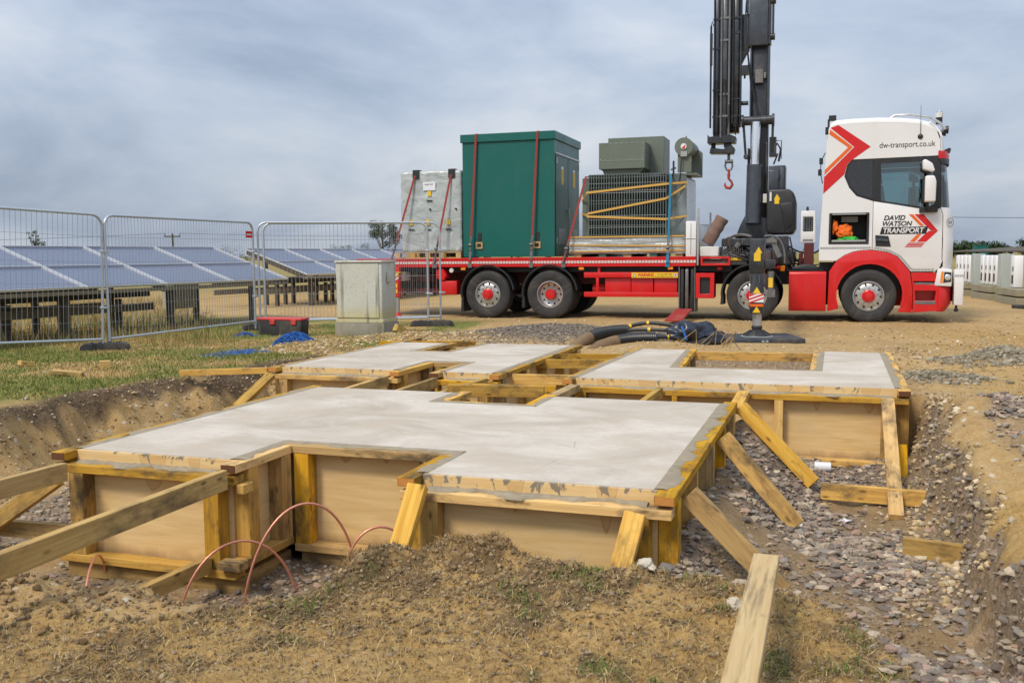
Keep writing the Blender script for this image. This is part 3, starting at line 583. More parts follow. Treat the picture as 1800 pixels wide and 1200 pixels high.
formwork(P1, 'large pale concrete slab nearest the camera with notches front and back', 'yellow timber and plywood formwork round the nearest slab', 3, notch_edges=(2, 8), sole=(0, 1, 2))
formwork(P2, 'pale concrete slab in the back left by the grey cabinet', 'timber formwork round the back left slab by the cabinet', 17, notch_edges=(2, 8))
formwork(P3, 'pale U shaped concrete slab at the right in front of the outrigger pad', 'timber formwork round the right slab before the outrigger', 29, notch_edges=(4,))

# ------------------------------------------------------------------ loose braces, joists and planks (u, v, z)
def brace(name, label, p0, p1, wdt=0.047, hgt=0.095, mat='wood', group='timber braces', up=(0, 0, 1), cat='timber'):
    o = beam(name, p0, p1, wdt, hgt, M[mat], None, SITE, up); return tag(o, label, cat, group)
BR = 'timber_brace'
brace(BR, 'long timber brace running from the slab corner out past the left bottom edge', (-1.39, -.62, .21), (-1.44, -2.45, .175), .047, .105, 'wood2')
brace(BR, 'short timber brace at the leftmost slab corner leaving the picture', (-2.40, -.66, .195), (-2.45, -2.2, .20), .047, .10, 'wood2')
brace(BR, 'low timber brace propped against the bottom rail of the left lobe', (-1.52, -.60, -.265), (-1.57, -1.36, -.27), .047, .085, 'wood2')
brace(BR, 'timber lying along the pit floor left of the nearest formwork', (-2.60, -.42, -.235), (-3.6, -.50, -.235), .047, .095, 'wood2')
brace(BR, 'dark slanting strut under the leftmost slab corner', (-2.54, -.57, .13), (-3.15, -.50, -.23), .047, .095, 'wood2')
brace(BR, 'broad stained timber strut leaning on the right lobe beside the notch', (-.27, -.64, .262), (-.30, -.93, -.16), .095, .05, 'wood', up=(0, -1, .3))
brace(BR, 'short stained strut leaning below the front right slab corner', (.80, -.66, .215), (.73, -.82, -.14), .095, .05, 'wood', up=(0, -1, .3))
brace(BR, 'nearest of the three struts sloping off the right side of the nearest slab', (.99, -.33, .235), (1.43, -.40, -.17), .045, .10, 'wood', up=(.7, 0, .7))
brace(BR, 'middle of the three struts sloping off the right side of the nearest slab', (.99, 1.10, .245), (1.44, .98, -.24), .045, .10, 'wood', up=(.7, 0, .7))
brace(BR, 'farthest of the three struts sloping off the right side of the nearest slab', (.99, 2.28, .25), (1.51, 2.1, -.24), .045, .10, 'wood', up=(.7, 0, .7))
brace(BR, 'upright strut leaning on the front right corner of the right slab', (2.03, 3.13, .215), (2.03, 1.72, -.34), .095, .045, 'wood', up=(0, -1, .5))
brace(BR, 'timber between the nearest slab and the right slab beside the far strut', (.93, 3.18, .22), (.94, 2.30, .215), .095, .045, 'wood')
brace(BR, 'short timber joining the two slabs near the middle of the right slab', (.24, 3.18, .20), (.16, 2.32, .14), .05, .095, 'wood2')
brace(BR, 'weathered strut at the front left corner of the back left slab', (-3.60, 3.26, .215), (-3.72, 2.85, -.05), .095, .05, 'wood2', up=(0, -1, .4))
brace(BR, 'timber between back left slab and nearest slab, left of two', (-2.36, 3.28, .20), (-2.48, 2.30, .15), .05, .095, 'wood2')
brace(BR, 'timber between back left slab and nearest slab, right of two', (-1.86, 3.28, .20), (-1.96, 2.32, .16), .05, .095, 'wood2')
brace(BR, 'horizontal timber from the back left slab out onto the turf', (-3.70, 3.36, .245), (-4.62, 3.20, .21), .05, .06, 'wood')
brace(BR, 'thin yellow timber across the back of the right slab notch', (.10, 5.95, .225), (1.50, 6.08, .225), .045, .095, 'wood')
brace(BR, 'timber edging beside the turf behind the back left slab', (-3.75, 5.2, .20), (-3.80, 7.3, .20), .05, .08, 'wood')
brace(BR, 'horizontal timber at the rear edge of the back left slab by the cabinet', (-4.15, 6.75, .19), (-2.9, 7.05, .19), .05, .075, 'wood')
JO = 'timber_joist'
for lab, a, b_ in (('rearmost joist spanning the gap between the two back slabs', (-1.34, 5.32, .225), (-.55, 5.52, .225)), ('second joist from the rear between the two back slabs', (-1.36, 4.76, .225), (-.55, 4.92, .225)),
                 ('tall joist at the front of the gap between the two back slabs', (-1.24, 3.66, .205), (-.63, 3.74, .205)), ('joist with a dark charred end behind the notch of the nearest slab', (-1.37, 2.93, .205), (-.62, 3.0, .205)),
                 ('front joist resting across the rear notch of the nearest slab', (-1.40, 2.47, .258), (-.60, 2.58, .258))):
    brace(JO, lab, a, b_, .047, .095, 'wood', 'joists between the slabs')
brace(JO, 'joist running back from the notch to the back left slab', (-1.42, 2.30, .215), (-1.36, 3.26, .215), .047, .09, 'wood2', 'joists between the slabs')
brace(JO, 'joist running back from the notch to the right slab', (-.52, 2.32, .215), (-.50, 3.18, .215), .09, .06, 'wood2', 'joists between the slabs')
PK = 'timber_plank'
brace(PK, 'plank lying across the gravel trench below the right slab', (1.56, 2.00, -.265), (2.52, 1.97, -.27), .045, .11, 'wood', 'planks in the trench', cat='plank')
brace(PK, 'dark plank half buried in gravel at the right trench wall', (2.02, .90, -.29), (2.62, .72, -.27), .045, .11, 'wood2', 'planks in the trench', cat='plank')
brace(PK, 'timber lying in the trench along the foot of the right slab', (1.55, 3.05, -.28), (2.42, 3.02, -.28), .095, .05, 'wood', 'planks in the trench', cat='plank')
brace('timber_stake', 'orange ended stake behind the strut of the right slab', (2.12, 2.75, -.06), (2.13, 2.62, -.34), .06, .045, 'wood', None, cat='stake')
# the plank on the near bank, world coordinates
pk = beam('timber_plank', (0.965, 3.56, 0.205), (0.43, 1.95, 0.215), 0.095, 0.042, M['wood3']); tag(pk, 'pale weathered plank on the near bank pointing towards the camera', 'plank', 'planks on the near bank')
def offcut(label, x, y, L, wd, h, rz, tilt=0.0):
    b = MB().bx(-L / 2, L / 2, -wd / 2, wd / 2, -h / 2, h / 2)
    tag(b.build('timber_offcut', [M['wood3']], None, Matrix.Translation((x, y, gh(x, y) + h / 2 + abs(math.sin(tilt)) * L / 2 - .004)) @ Matrix.Rotation(rz, 4, 'Z') @ Matrix.Rotation(tilt, 4, 'Y'), bevel=.003, smooth=0), label, 'offcut', 'timber offcuts on the turf')
offcut('square timber offcut standing on the turf', -4.50, 10.5, .11, .10, .09, .4)
offcut('flat sawn offcut lying tilted on the turf', -4.62, 9.85, .30, .16, .035, .2, .12)
offcut('small pale offcut at the left of the turf', -5.5, 10.75, .15, .09, .05, .9, .2)
offcut('split wedge of timber beside the concrete cabinet', -1.88, 16.0, .22, .10, .12, .8, .5)
# copper earth tapes
M['copper'] = simple('copper_cable', (0.72, 0.30, 0.20), 0.38, 0.55, var=0.15, scale=20)
def S(u, v, z): return SITE @ Vector((u, v, z))
def arc(label, a, b_, top, lean=(0, 0)):
    a, b_ = Vector(a), Vector(b_); m = (a + b_) / 2
    c1 = a + (m - a) * .35 + Vector((lean[0], lean[1], 0)); c2 = b_ + (m - b_) * .35 + Vector((lean[0], lean[1], 0)); c1.z = c2.z = top * 1.33 - (a.z + b_.z) / 2 * .33
    pts = [SITE @ p for p in bez(a, c1, c2, b_, 22)]
    tag(MB().tube(pts, .0065, 8).build('copper_cable', [M['copper']], None, smooth=60), label, 'cable', 'bare copper earth cables')
arc('tall copper cable loop rising in the formwork notch', (-1.18, -.80, -.42), (-.80, -.34, -.20), .09)
arc('copper cable loop right of the notch behind the grassy heap', (-.72, -.55, -.2), (-.42, -.35, -.25), -.02)
arc('copper cable loop in front of the left lobe corner', (-1.46, -.92, -.40), (-1.08, -.45, -.42), -.09)
arc('low copper cable lying on the pit floor below the long brace', (-2.25, -.55, -.40), (-1.90, -1.10, -.42), -.22)
arc('copper cable curling up at the left pit edge', (-3.05, .2, -.40), (-2.80, -.05, -.38), -.12)
bl = MB().tube([S(-3.3, .35, -.40), S(-3.05, .3, -.36), S(-2.85, .1, -.37), S(-2.7, .1, -.40)], .011, 6)
M['bluep'] = simple('blue_plastic', (0.012, 0.11, 0.40), 0.45, var=0.25, scale=30)
tag(bl.build('blue_pipe', [M['bluep']], None, smooth=60), 'thin blue pipe on the pit floor at the left', 'pipe')
# paper roll and scrap in the trench
M['paper'] = simple('white_paper', (0.72, 0.74, 0.80), 0.7, var=0.05); M['card'] = simple('brown_card', (0.22, 0.12, 0.07), 0.8)
pr_ = thing('paper_roll', 'white paper roll lying on the gravel before the right slab', 'paper roll', TR(S(1.56, 2.86, 0).x, S(1.56, 2.86, 0).y, gh(S(1.56, 2.86, 0).x, S(1.56, 2.86, 0).y) + .038, R(-14)))
MB().lathe([(.022, -.06), (.036, -.06), (.036, .06), (.022, .06), (.022, -.06)], (0, 0, 0), 'x', 24).build('paper', [M['paper']], pr_)
MB().lathe([(.012, -.058), (.0218, -.058), (.0218, .058), (.012, .058), (.012, -.058)], (0, 0, 0), 'x', 18).build('core', [M['card']], pr_)
b = MB()
for i in range(5):
    for j in range(4): b.v.append((i * .018, j * .016, .012 * mnoise.noise(Vector((i * .9, j * .8, 2))) + .01))
b.f = [(i * 4 + j, i * 4 + j + 1, i * 4 + 5 + j, i * 4 + 4 + j) for i in range(4) for j in range(3)]; b.mi = [0] * len(b.f)
p_ = S(1.72, 1.55, 0); tag(b.build('paper_scrap', [M['paper']], None, TR(p_.x, p_.y, gh(p_.x, p_.y) + .012, .7)), 'torn white paper scrap on the trench gravel', 'litter')
# single rocks
def rock(label, x, y, s, seed, mat='chalk', up=.6):
    b = bmesh.new(); bmesh.ops.create_icosphere(b, subdivisions=3, radius=1)
    for v_ in b.verts:
        q = v_.co; k = 1 + .35 * mnoise.noise(q * 1.1 + Vector((seed, 0, 0))) + .12 * mnoise.noise(q * 3 + Vector((seed, 3, 0)))
        c = mnoise.cell(q * 1.3 + Vector((seed, 1, 1))); k *= 0.93 + 0.14 * c
        v_.co = Vector((q.x * s * 1.25, q.y * s * .9, q.z * s * .72)) * k
    me = bpy.data.meshes.new('rock'); b.to_mesh(me); b.free(); me.materials.append(M[mat])
    tag(link('rock', me, None, TR(x, y, gh(x, y) + s * .3, seed)), label, 'rock', 'single rocks on the near bank')
rock('largest pale rock on the near bank before the right lobe', .56, 3.93, .040, 2.1)
rock('tan flat rock left of the pale plank', .86, 3.62, .034, 5.3)
rock('white pointed rock at the crest left of the pale plank', .80, 3.92, .024, 8.7)
M['flint'] = simple('dark_flint', (0.08, 0.075, 0.085), 0.6, var=0.4, scale=20, bump=.5)
rock('small dark grey stone on the bare soil near the bottom', .39, 2.52, .020, 3.9, 'flint')
rock('brown stone beside the gravel at the lower right', 1.02, 2.62, .026, 6.1, 'flint')
rock('white stone in the gravel at the lower right', 1.33, 2.60, .024, 9.4)
for lab, cx_, cy_, rx_, ry_, n_ in (('grey heap of dumped concrete at the far right', 5.35, 10.35, .5, .36, 1500), ('low smear of dumped concrete beside the right slab', 4.0, 9.0, .42, .26, 700)):
    o = stones('concrete_heap', lab, 'concrete heap', n_, (cx_ - rx_ * 1.5, cx_ + rx_ * 1.5, cy_ - ry_ * 1.5, cy_ + ry_ * 1.5), lambda x, y: gb(x, y, cx_, cy_, rx_, ry_), .008, .040, [(.28, .24, .17), (.22, .19, .135), (.34, .30, .22)], .7, .35, 2.0)
    o['group'] = 'dumped wet concrete'
brace('timber_offcut', 'orange stub block at the foot of the left lobe corner', (-1.44, -.60, -.255), (-1.30, -.60, -.255), .08, .045, 'wood', 'stub blocks', cat='offcut')
brace('timber_offcut', 'orange stub block below the top rail of the left lobe corner', (-1.345, -.535, .15), (-1.30, -.535, .15), .09, .05, 'wood', 'stub blocks', cat='offcut')
# ------------------------------------------------------------------ the lorry
M['red'] = simple('red_paint', (0.60, 0.012, 0.014), 0.30, var=0.06, scale=3, dirt=(0.30, 0.10, 0.06), damt=0.30, dscale=4)
M['white'] = simple('white_paint', (0.74, 0.74, 0.75), 0.28, var=0.02, scale=2, dirt=(0.55, 0.52, 0.47), damt=0.28, dscale=2.5)
M['whiteo'] = simple('white_steel', (0.66, 0.66, 0.64), 0.5, var=0.08, dirt=(0.25, 0.20, 0.16), damt=0.5, dscale=7)
M['orange'] = simple('orange_film', (0.75, 0.13, 0.012), 0.35, var=0.02)
M['black'] = simple('black_plastic', (0.018, 0.019, 0.022), 0.45, var=0.3, scale=5, dirt=(0.10, 0.085, 0.07), damt=0.35)
M['print'] = simple('black_print', (0.012, 0.012, 0.014), 0.5, var=0)
M['rubber'] = simple('tyre_rubber', (0.030, 0.030, 0.032), 0.8, var=0.25, scale=9, dirt=(0.16, 0.13, 0.10), damt=0.55, dscale=5)
M['alu'] = simple('rim_metal', (0.55, 0.55, 0.54), 0.35, 0.75, var=0.12, dirt=(0.12, 0.09, 0.07), damt=0.55, dscale=12)
M['crane'] = simple('crane_grey', (0.030, 0.034, 0.042), 0.28, 0.1, var=0.25, scale=7, dirt=(0.16, 0.15, 0.14), damt=0.5, dscale=6)
M['crane2'] = simple('crane_blue_grey', (0.055, 0.066, 0.085), 0.27, 0.1, var=0.2, scale=6, dirt=(0.18, 0.17, 0.16), damt=0.45, dscale=6)
M['steel'] = simple('worn_steel', (0.20, 0.20, 0.20), 0.45, 0.6, var=0.35, scale=20, dirt=(0.14, 0.09, 0.05), damt=0.6, dscale=14)
M['chrome'] = simple('chrome_rod', (0.85, 0.87, 0.90), 0.24, 0.85, var=0.03, rvar=0.03)
M['yellow'] = simple('yellow_label', (0.78, 0.50, 0.025), 0.5, var=0.08)
M['amber'] = simple('amber_lens', (0.85, 0.24, 0.01), 0.25, var=0.05)
M['refl'] = simple('reflective_tape', (0.60, 0.56, 0.55), 0.4, var=0.15, scale=30, dirt=(0.4, 0.2, 0.18), damt=0.4, dscale=15)
M['greytape'] = simple('grey_tape', (0.33, 0.35, 0.35), 0.4, var=0.25, scale=40)
M['chass'] = simple('dark_red_chassis', (0.10, 0.008, 0.008), 0.55, var=0.3, dirt=(0.06, 0.05, 0.045), damt=0.7)
M['mirror'] = simple('mirror_glass', (0.75, 0.8, 0.82), 0.05, 1.0, var=0, rvar=0)
M['seat'] = simple('seat_fabric', (0.03, 0.03, 0.035), 0.9, var=0.3)
def glass_mat(name, tint, refl=0.16):
    t = NT(name); t.t.nodes.remove(t.b); o = t.t.nodes['Material Output']
    tr = t.n('ShaderNodeBsdfTransparent'); tr.inputs[0].default_value = (*tint, 1); gl = t.n('ShaderNodeBsdfGlossy'); gl.inputs['Roughness'].default_value = 0.02
    fr = t.n('ShaderNodeFresnel'); fr.inputs[0].default_value = 1.5; mx = t.n('ShaderNodeMixShader')
    t.L(t.math('ADD', fr.outputs[0], refl - 0.04, True), mx.inputs[0]); t.L(tr.outputs[0], mx.inputs[1]); t.L(gl.outputs[0], mx.inputs[2]); t.L(mx.outputs[0], o.inputs[0])
    return t.mat
M['glass'] = glass_mat('cab_glass', (0.55, 0.72, 0.74)); M['dglass'] = simple('dark_tinted_pane', (0.035, 0.038, 0.045), 0.14, var=0.5, scale=18, rvar=0.05)
lorry = thing('crane_truck', 'red and white flatbed lorry with a folded dark grey crane behind the cab', 'truck', TRUCK)
T = lorry
def text(body, s, z, size, mat, parent, y=-0.006, shear=0.0, width=None, bold=0.0, name='lettering', depth=0.0012, rot=None, M0=None):
    c = bpy.data.curves.new(name, 'FONT'); c.body = body; c.size = size; c.shear = shear; c.offset = bold; c.extrude = depth
    o = bpy.data.objects.new(name, c); me = bpy.data.meshes.new_from_object(o); bpy.data.objects.remove(o)
    n = len(me.vertices); co = np.zeros(n * 3, np.float32); me.vertices.foreach_get('co', co); co = co.reshape(-1, 3)
    k = 1.0 if width is None else width / (co[:, 0].max() - co[:, 0].min())
    co[:, 0] = (co[:, 0] - co[:, 0].min()) * k; me.vertices.foreach_set('co', co.ravel()); me.materials.clear(); me.materials.append(mat)
    return link(name, me, parent, (M0 if M0 is not None else Matrix.Translation((s, y, z))) @ Matrix.Rotation(R(90), 4, 'X'))
def decal(name, poly, mat, parent, y=-0.003, th=0.002):
    return MB().prism(poly, 'y', y - th, y).build(name, [mat], parent, smooth=0)
# ---- wheels: empty at the hub, parts tyre, rim, hub
def wheel(s, y, style, flip=False):
    w_ = bpy.data.objects.new('wheel', None); COL.objects.link(w_); w_.parent = T; w_.empty_display_size = .1
    w_.matrix_basis = Matrix.Translation((s, y, 0.512)) @ Matrix.Rotation(random.uniform(0, 6.28), 4, 'Y')
    if flip: w_.matrix_basis = Matrix.Translation((s, y, 0.512)) @ Matrix.Rotation(math.pi, 4, 'Z')
    prof = [(.285, .02), (.30, .004), (.335, -.004), (.345, -.010), (.40, -.016), (.455, -.010), (.462, -.004), (.492, .006), (.510, .028)]
    for a in (.06, .115, .17, .225): prof += [(.514, a - .012), (.514, a + .03), (.503, a + .033), (.503, a + .04)]
    prof += [(.514, .29), (.49, .315), (.40, .33), (.30, .31), (.285, .02)]
    MB().lathe(prof, (0, 0, 0), 'y', 56).build('tyre', [M['rubber']], w_, smooth=30)
    b = MB()
    if style == 'drive':
        b.lathe([(.291, .03), (.288, .006), (.274, .004), (.268, .02), (.258, .10), (.245, .135), (.225, .145), (.15, .15), (.10, .15)], (0, 0, 0), 'y', 40); fy, rn, rh = .145, .135, .205
    else:
        b.lathe([(.291, .03), (.288, .004), (.275, .002), (.268, .015), (.258, .045), (.240, .030), (.19, .012), (.12, .010)], (0, 0, 0), 'y', 40); fy, rn, rh = .012, .165, .222
    for k in range(10):
        a = k * math.tau / 10; b.cyl((rn * math.cos(a), fy + .002, rn * math.sin(a)), (rn * math.cos(a), fy - .028, rn * math.sin(a)), .0155, .012, 8)
    b.m(1)
    for k in range(10):
        a = (k + .5) * math.tau / 10; q = fy + (.012 if style != 'drive' else .004)
        b.cyl((rh * math.cos(a), q + .01, rh * math.sin(a)), (rh * math.cos(a), q - .006 - (.004 if style != 'drive' else 0), rh * math.sin(a)), .024, .023, 12)
    b.build('rim', [M['alu'], M['print']], w_, smooth=40)
    h = MB()
    if style == 'drive': h.lathe([(.115, .15), (.110, .06), (.104, .012), (.09, -.002), (.03, -.006), (.0, -.006)], (0, 0, 0), 'y', 24)
    else: h.lathe([(.125, .012), (.120, -.018), (.095, -.030), (.085, -.024), (.075, -.040), (.03, -.048), (0, -.048)], (0, 0, 0), 'y', 24)
    for k in range(10): a = k * math.tau / 10; h.cyl((.103 * math.cos(a), 0, .103 * math.sin(a)), (.103 * math.cos(a), -.03, .103 * math.sin(a)), .008, .008, 6)
    h.build('hub', [M['red']], w_)
    return w_
for s, st in ((0, 'steer'), (1.41, 'drive'), (5.63, 'steer'), (7.82, 'steer')):
    wheel(s, 0.0, st); wheel(s, 2.5, st, True)
for yy in (.36, 1.82): # inner tyres of the drive axle
    MB().lathe([(.285, yy), (.40, yy - .015), (.49, yy), (.512, yy + .04), (.512, yy + .28), (.49, yy + .3), (.285, yy + .3)], (1.41, 0, .512), 'y', 40).build('tyre', [M['rubber']], T)
# ---- chassis
b = MB()
for y in (.78, 1.66): b.bx(-3.0, 8.9, y, y + .09, .72, 1.02)
for s in (-2.8, -1.6, -.7, .7, 2.2, 3.4, 4.8, 6.6, 8.6): b.bx(s, s + .12, .87, 1.66, .76, .98)
for s in (0, 1.41, 5.63, 7.82): b.cyl((s, .25, .512), (s, 2.25, .512), .085, .085, 12); b.bx(s - .11, s + .11, .7, 1.85, .45, .72)
b.build('chassis', [M['chass']], T, smooth=35)
b = MB()
for s in (-.3, .3, 1.1, 1.7, 5.2, 6.05): b.cyl((s, .6, .62), (s, .6, .98), .09, .09, 12); b.cyl((s, 1.9, .62), (s, 1.9, .98), .09, .09, 12)
b.bx(2.0, 4.6, 1.6, 2.4, .45, 1.0); b.bx(6.4, 7.1, 1.7, 2.45, .25, 1.0); b.bx(5.0, 6.4, .55, 2.0, .72, 1.12); b.bx(6.9, 9.0, .35, 2.15, .62, 1.15); b.bx(-2.9, -1.0, .9, 1.7, .55, .95)
b.bx(-3.1, 5.2, .25, 2.25, .99, 1.235); b.build('underframe', [M['black']], T, smooth=35)
# ---- deck
b = MB(); b.prism([(0, 1.115), (.02, 1.10), (.09, 1.10), (.09, 1.298), (0, 1.298)], 'x', -3.16, 4.50); b.prism([(2.5, 1.115), (2.48, 1.10), (2.41, 1.10), (2.41, 1.298), (2.5, 1.298)], 'x', -3.16, 4.50)
b.bx(-3.20, -3.161, 0, 2.5, 1.10, 1.298); b.bx(-3.16, 4.5, -.008, 0, 1.270, 1.302); b.bx(-3.16, 4.5, -.008, 0, 1.108, 1.135)
dk = b.build('deck_edge', [M['red']], T, bevel=.004, smooth=30)
b = MB(); s = -3.14
while s < 4.45: b.bx(s, s + .052, -.0045, .001, 1.175, 1.228); s += .066
b.build('reflective_strip', [M['refl']], dk, smooth=0)
b = MB()
for k in range(13): b.bx(-3.15, 4.49, .095 + k * .178, .095 + k * .178 + .172, 1.24, 1.294)
b.build('deck_floor', [M['wood2']], T, smooth=0)
for s in (-.62, 2.05, 3.93): MB().bx(s, s + .11, -.012, .02, 1.035, 1.09).build('marker_lamp', [M['amber']], T, bevel=.008)
MB().lathe([(0, -.02), (.045, -.02), (.05, -.01), (.05, .03)], (-.85, .02, 1.03), 'y', 16).build('marker_lamp', [M['whiteo']], T)
# ---- rear wings
def arch(name, c, z, r, a0, a1, y0, y1, mat, th=.025, tail=0.0):
    b = MB(); n = 18; V = []
    for i in range(n + 1):
        a = R(a0 + (a1 - a0) * i / n)
        for rr in (r, r + th):
            for y in (y0, y1): V.append((c + rr * math.cos(a), y, z + rr * math.sin(a)))
    F = []
    for i in range(n):
        o = i * 4; F += [(o, o + 1, o + 5, o + 4), (o + 2, o + 6, o + 7, o + 3), (o, o + 4, o + 6, o + 2), (o + 1, o + 3, o + 7, o + 5)]
    F += [(0, 2, 3, 1), (n * 4, n * 4 + 1, n * 4 + 3, n * 4 + 2)]
    b.add(V, F)
    a = R(a1); p = (c + r * math.cos(a), z + r * math.sin(a))
    if tail: b.prism([(p[0] - .03, p[1] + .02), (p[0] + .015, p[1] + .02), (p[0] + .02, p[1] - tail), (p[0] - .045, p[1] - tail)], 'y', y0 + .005, y1)
    return b.build(name, [mat], T, smooth=35)
for c, a1, tl in ((0, 188, .32), (1.41, 188, .22), (5.63, 182, .18)):
    for y0 in (-.02, 2.0): arch('wing', c, .53, .585, 8 if c != 5.63 else 22, a1, y0, y0 + .52, M['black'], .022, tl)
    arch('wing_lip', c, .53, .602, 8 if c != 5.63 else 22, a1, -.032, .012, M['black'], .022)
# rear box, light cluster
MB().bx(-1.17, -.74, .05, .45, .49, .80).build('side_box', [M['red']], T, bevel=.03, seg=2)
MB().prism([(-1.22, .86), (-1.05, .80), (-.97, .92), (-1.05, 1.07), (-1.22, 1.05)], 'y', .02, .3).build('rear_lamp_guard', [M['red']], T, bevel=.01)
b = MB(); b.bx(-2.75, -1.3, .35, .40, .50, .62); b.bx(-2.75, -1.3, .35, .40, .78, .90)
for s in (-2.7, -2.0, -1.4): b.bx(s, s + .07, .36, .42, .50, 1.05)
b.build('side_guard', [M['chass']], T, bevel=.006)
# rear stabiliser leg
r_ = MB(); r_.bx(-2.20, -2.0, -.02, .9, .80, 1.0); r_.build('stabiliser_beam', [M['whiteo']], T, bevel=.008)
lg = MB().bx(-2.17, -2.03, -.20, -.06, .44, 1.10).build('stabiliser_leg', [M['red']], T, bevel=.015)
b = MB(); b.bx(-2.21, -1.99, -.215, -.03, .985, 1.005); b.prism([(-2.165, .84), (-2.035, .93), (-2.035, .985), (-2.165, .89)], 'y', -.204, -.2012); b.build('band', [M['yellow']], lg)
for z in (.66, .53): MB().prism([(-2.135, z), (-2.065, z), (-2.065, z + .09), (-2.135, z + .09)], 'y', -.2035, -.2012).build('warning_label', [M['yellow']], lg)
for k, z in enumerate((.80, .90)): MB().prism([(-2.168, z - .02), (-2.032, z + .06), (-2.032, z + .10), (-2.168, z + .02)], 'y', -.2035, -.2012).build('white_stripe', [M['white']], lg)
MB().cyl((-2.10, -.13, .44), (-2.10, -.13, .07), .05, .05, 16).build('ram', [M['alu']], lg)
MB().lathe([(0, .09), (.06, .09), (.075, .04), (.09, .0), (0, .0)], (-2.10, -.13, .01), 'z', 18).build('foot', [M['red']], lg)
# ---- middle: side guard, tank, warning board, pad rack
b = MB(); b.bx(2.16, 4.15, .0, .05, .872, .985); b.bx(2.16, 4.15, .0, .05, .468, .572); b.bx(2.42, 2.48, .004, .045, .573, .871)
b.build('side_guard', [M['red']], T, bevel=.006, seg=2)
b = MB()
for s0, s1 in ((2.60, 3.15), (3.16, 3.62), (3.64, 4.12)): b.bx(s0, s1, .07, .6, .50, .865)
b.build('tool_locker', [M['red']], T, bevel=.012, seg=2)
MB().cyl((2.3, .3, .62), (2.56, .3, .62), .10, .10, 16).build('air_tank', [M['red']], T); MB().bx(2.45, 2.5, .04, .1, .98, 1.09).build('guard_bracket', [M['red']], T)
wb = MB().bx(3.18, 4.14, -.008, -.001, .868, .978).build('warning_board', [M['yellow']], T)
M['wred'] = simple('red_print', (0.55, 0.02, 0.01), 0.5, var=0)
text('WARNING', 3.31, .893, .105, M['wred'], wb, -.0095, 0.1, .34, .003)
text('Do not walk close', 3.72, .933, .038, M['print'], wb, -.0095, 0, .30)
text('to this vehicle at any time', 3.67, .885, .038, M['print'], wb, -.0095, 0, .36)
MB().prism([(3.205, .885), (3.285, .885), (3.245, .962)], 'y', -.0105, -.009).build('warning_triangle', [M['print']], wb); MB().prism([(3.22, .893), (3.27, .893), (3.245, .945)], 'y', -.012, -.0102).build('warning_triangle', [M['white']], wb)
MB().lathe([(0, -.0105), (.036, -.0105), (.036, -.009)], (4.088, 0, .923), 'y', 20).build('sign_disc', [M['print']], wb); MB().lathe([(0, -.012), (.03, -.012), (.03, -.0102)], (4.088, 0, .923), 'y', 20).build('sign_disc', [M['white']], wb); MB().bx(4.080, 4.096, -.014, -.0118, .905, .945).build('sign_figure', [M['print']], wb)
for k, s in enumerate((4.19, 4.285, 4.40)):
    MB().prism([(.02, .24), (.10, .20), (.5, .20), (.55, .25), (.55, 1.02), (.5, 1.08), (.08, 1.08), (.02, 1.02)], 'x', s, s + .065).build('spreader_plate', [M['rubber'] if k != 1 else M['steel']], T, bevel=.012)
b = MB(); b.bx(4.155, 4.175, .0, .5, .18, 1.09); b.bx(4.475, 4.49, .0, .5, .18, 1.09); b.bx(4.155, 4.49, 0, .5, .165, .182); b.build('plate_rack', [M['steel']], T)
b = MB().plate([(4.50, .45), (4.875, .45), (4.875, .965), (4.50, .965)], [[(4.585, .54), (4.79, .54), (4.79, .875), (4.585, .875)]], .0, .06); b.build('locker_frame', [M['red']], T, bevel=.005)
MB().bx(4.51, 4.86, .065, .5, .46, .955).build('locker', [M['black']], T)
b = MB().plate([(4.60, 1.115), (5.19, 1.115), (5.19, 1.295), (4.60, 1.295)], [[(4.64, 1.16), (5.15, 1.16), (5.15, 1.255), (4.64, 1.255)]], -.01, .03); cp = b.build('catwalk_frame', [M['red']], T, bevel=.004)
b = MB()
for k in range(26): b.bar((4.64 + k * .02, .012, 1.158), (4.655 + k * .02, .012, 1.257), .004, .004)
for k in range(4): b.bx(4.64, 5.15, .010, .014, 1.172 + k * .022, 1.176 + k * .022)
b.build('mesh_panel', [M['chass']], cp, smooth=0)
MB().bx(4.6, 5.19, .03, 2.3, 1.15, 1.20).build('catwalk', [M['steel']], T)
# headboard
b = MB(); b.bx(4.29, 4.50, .02, .12, 1.30, 2.02); b.bx(4.30, 4.49, .12, 2.38, 1.30, 1.96); b.bx(4.29, 4.50, 2.38, 2.48, 1.30, 2.02)
hb = b.build('headboard', [M['white']], T, bevel=.012, seg=2)
b = MB(); b.bx(4.515, 4.555, .02, .10, 1.12, 2.28); b.bx(4.515, 4.555, 2.3, 2.38, 1.12, 2.28); b.build('headboard_post', [M['alu']], T, bevel=.004)
b = MB(); b.bx(4.30, 4.49, .014, .02, 1.655, 1.662); b.bx(4.392, 4.398, .014, .02, 1.34, 1.98); b.build('panel_seam', [M['print']], hb)
MB().bx(4.58, 4.95, .05, .9, 1.30, 1.50).build('grey_tool_box', [M['whiteo']], T, bevel=.01)
# red under-cab box
sb = MB(); sb.prism([(.02, .21), (.0, .28), (-.005, .6), (.0, .95), (.03, .99), (.7, .99), (.7, .21)], 'x', 6.33, 7.035); sb.build('side_skirt', [M['red']], T, bevel=.012, seg=2, smooth=45)
b = MB(); b.bx(6.28, 7.0, .1, .9, 1.0, 1.02); b.prism([(6.36, 1.02), (6.95, 1.02), (6.82, 1.10), (6.7, 1.135), (6.55, 1.12), (6.42, 1.08)], 'y', .15, .8); b.build('tank_cover', [M['black']], T, bevel=.02, seg=2, smooth=50)
MB().bx(6.16, 6.25, -.01, .03, 1.0, 1.11).build('marker_lamp', [M['amber']], T, bevel=.01)
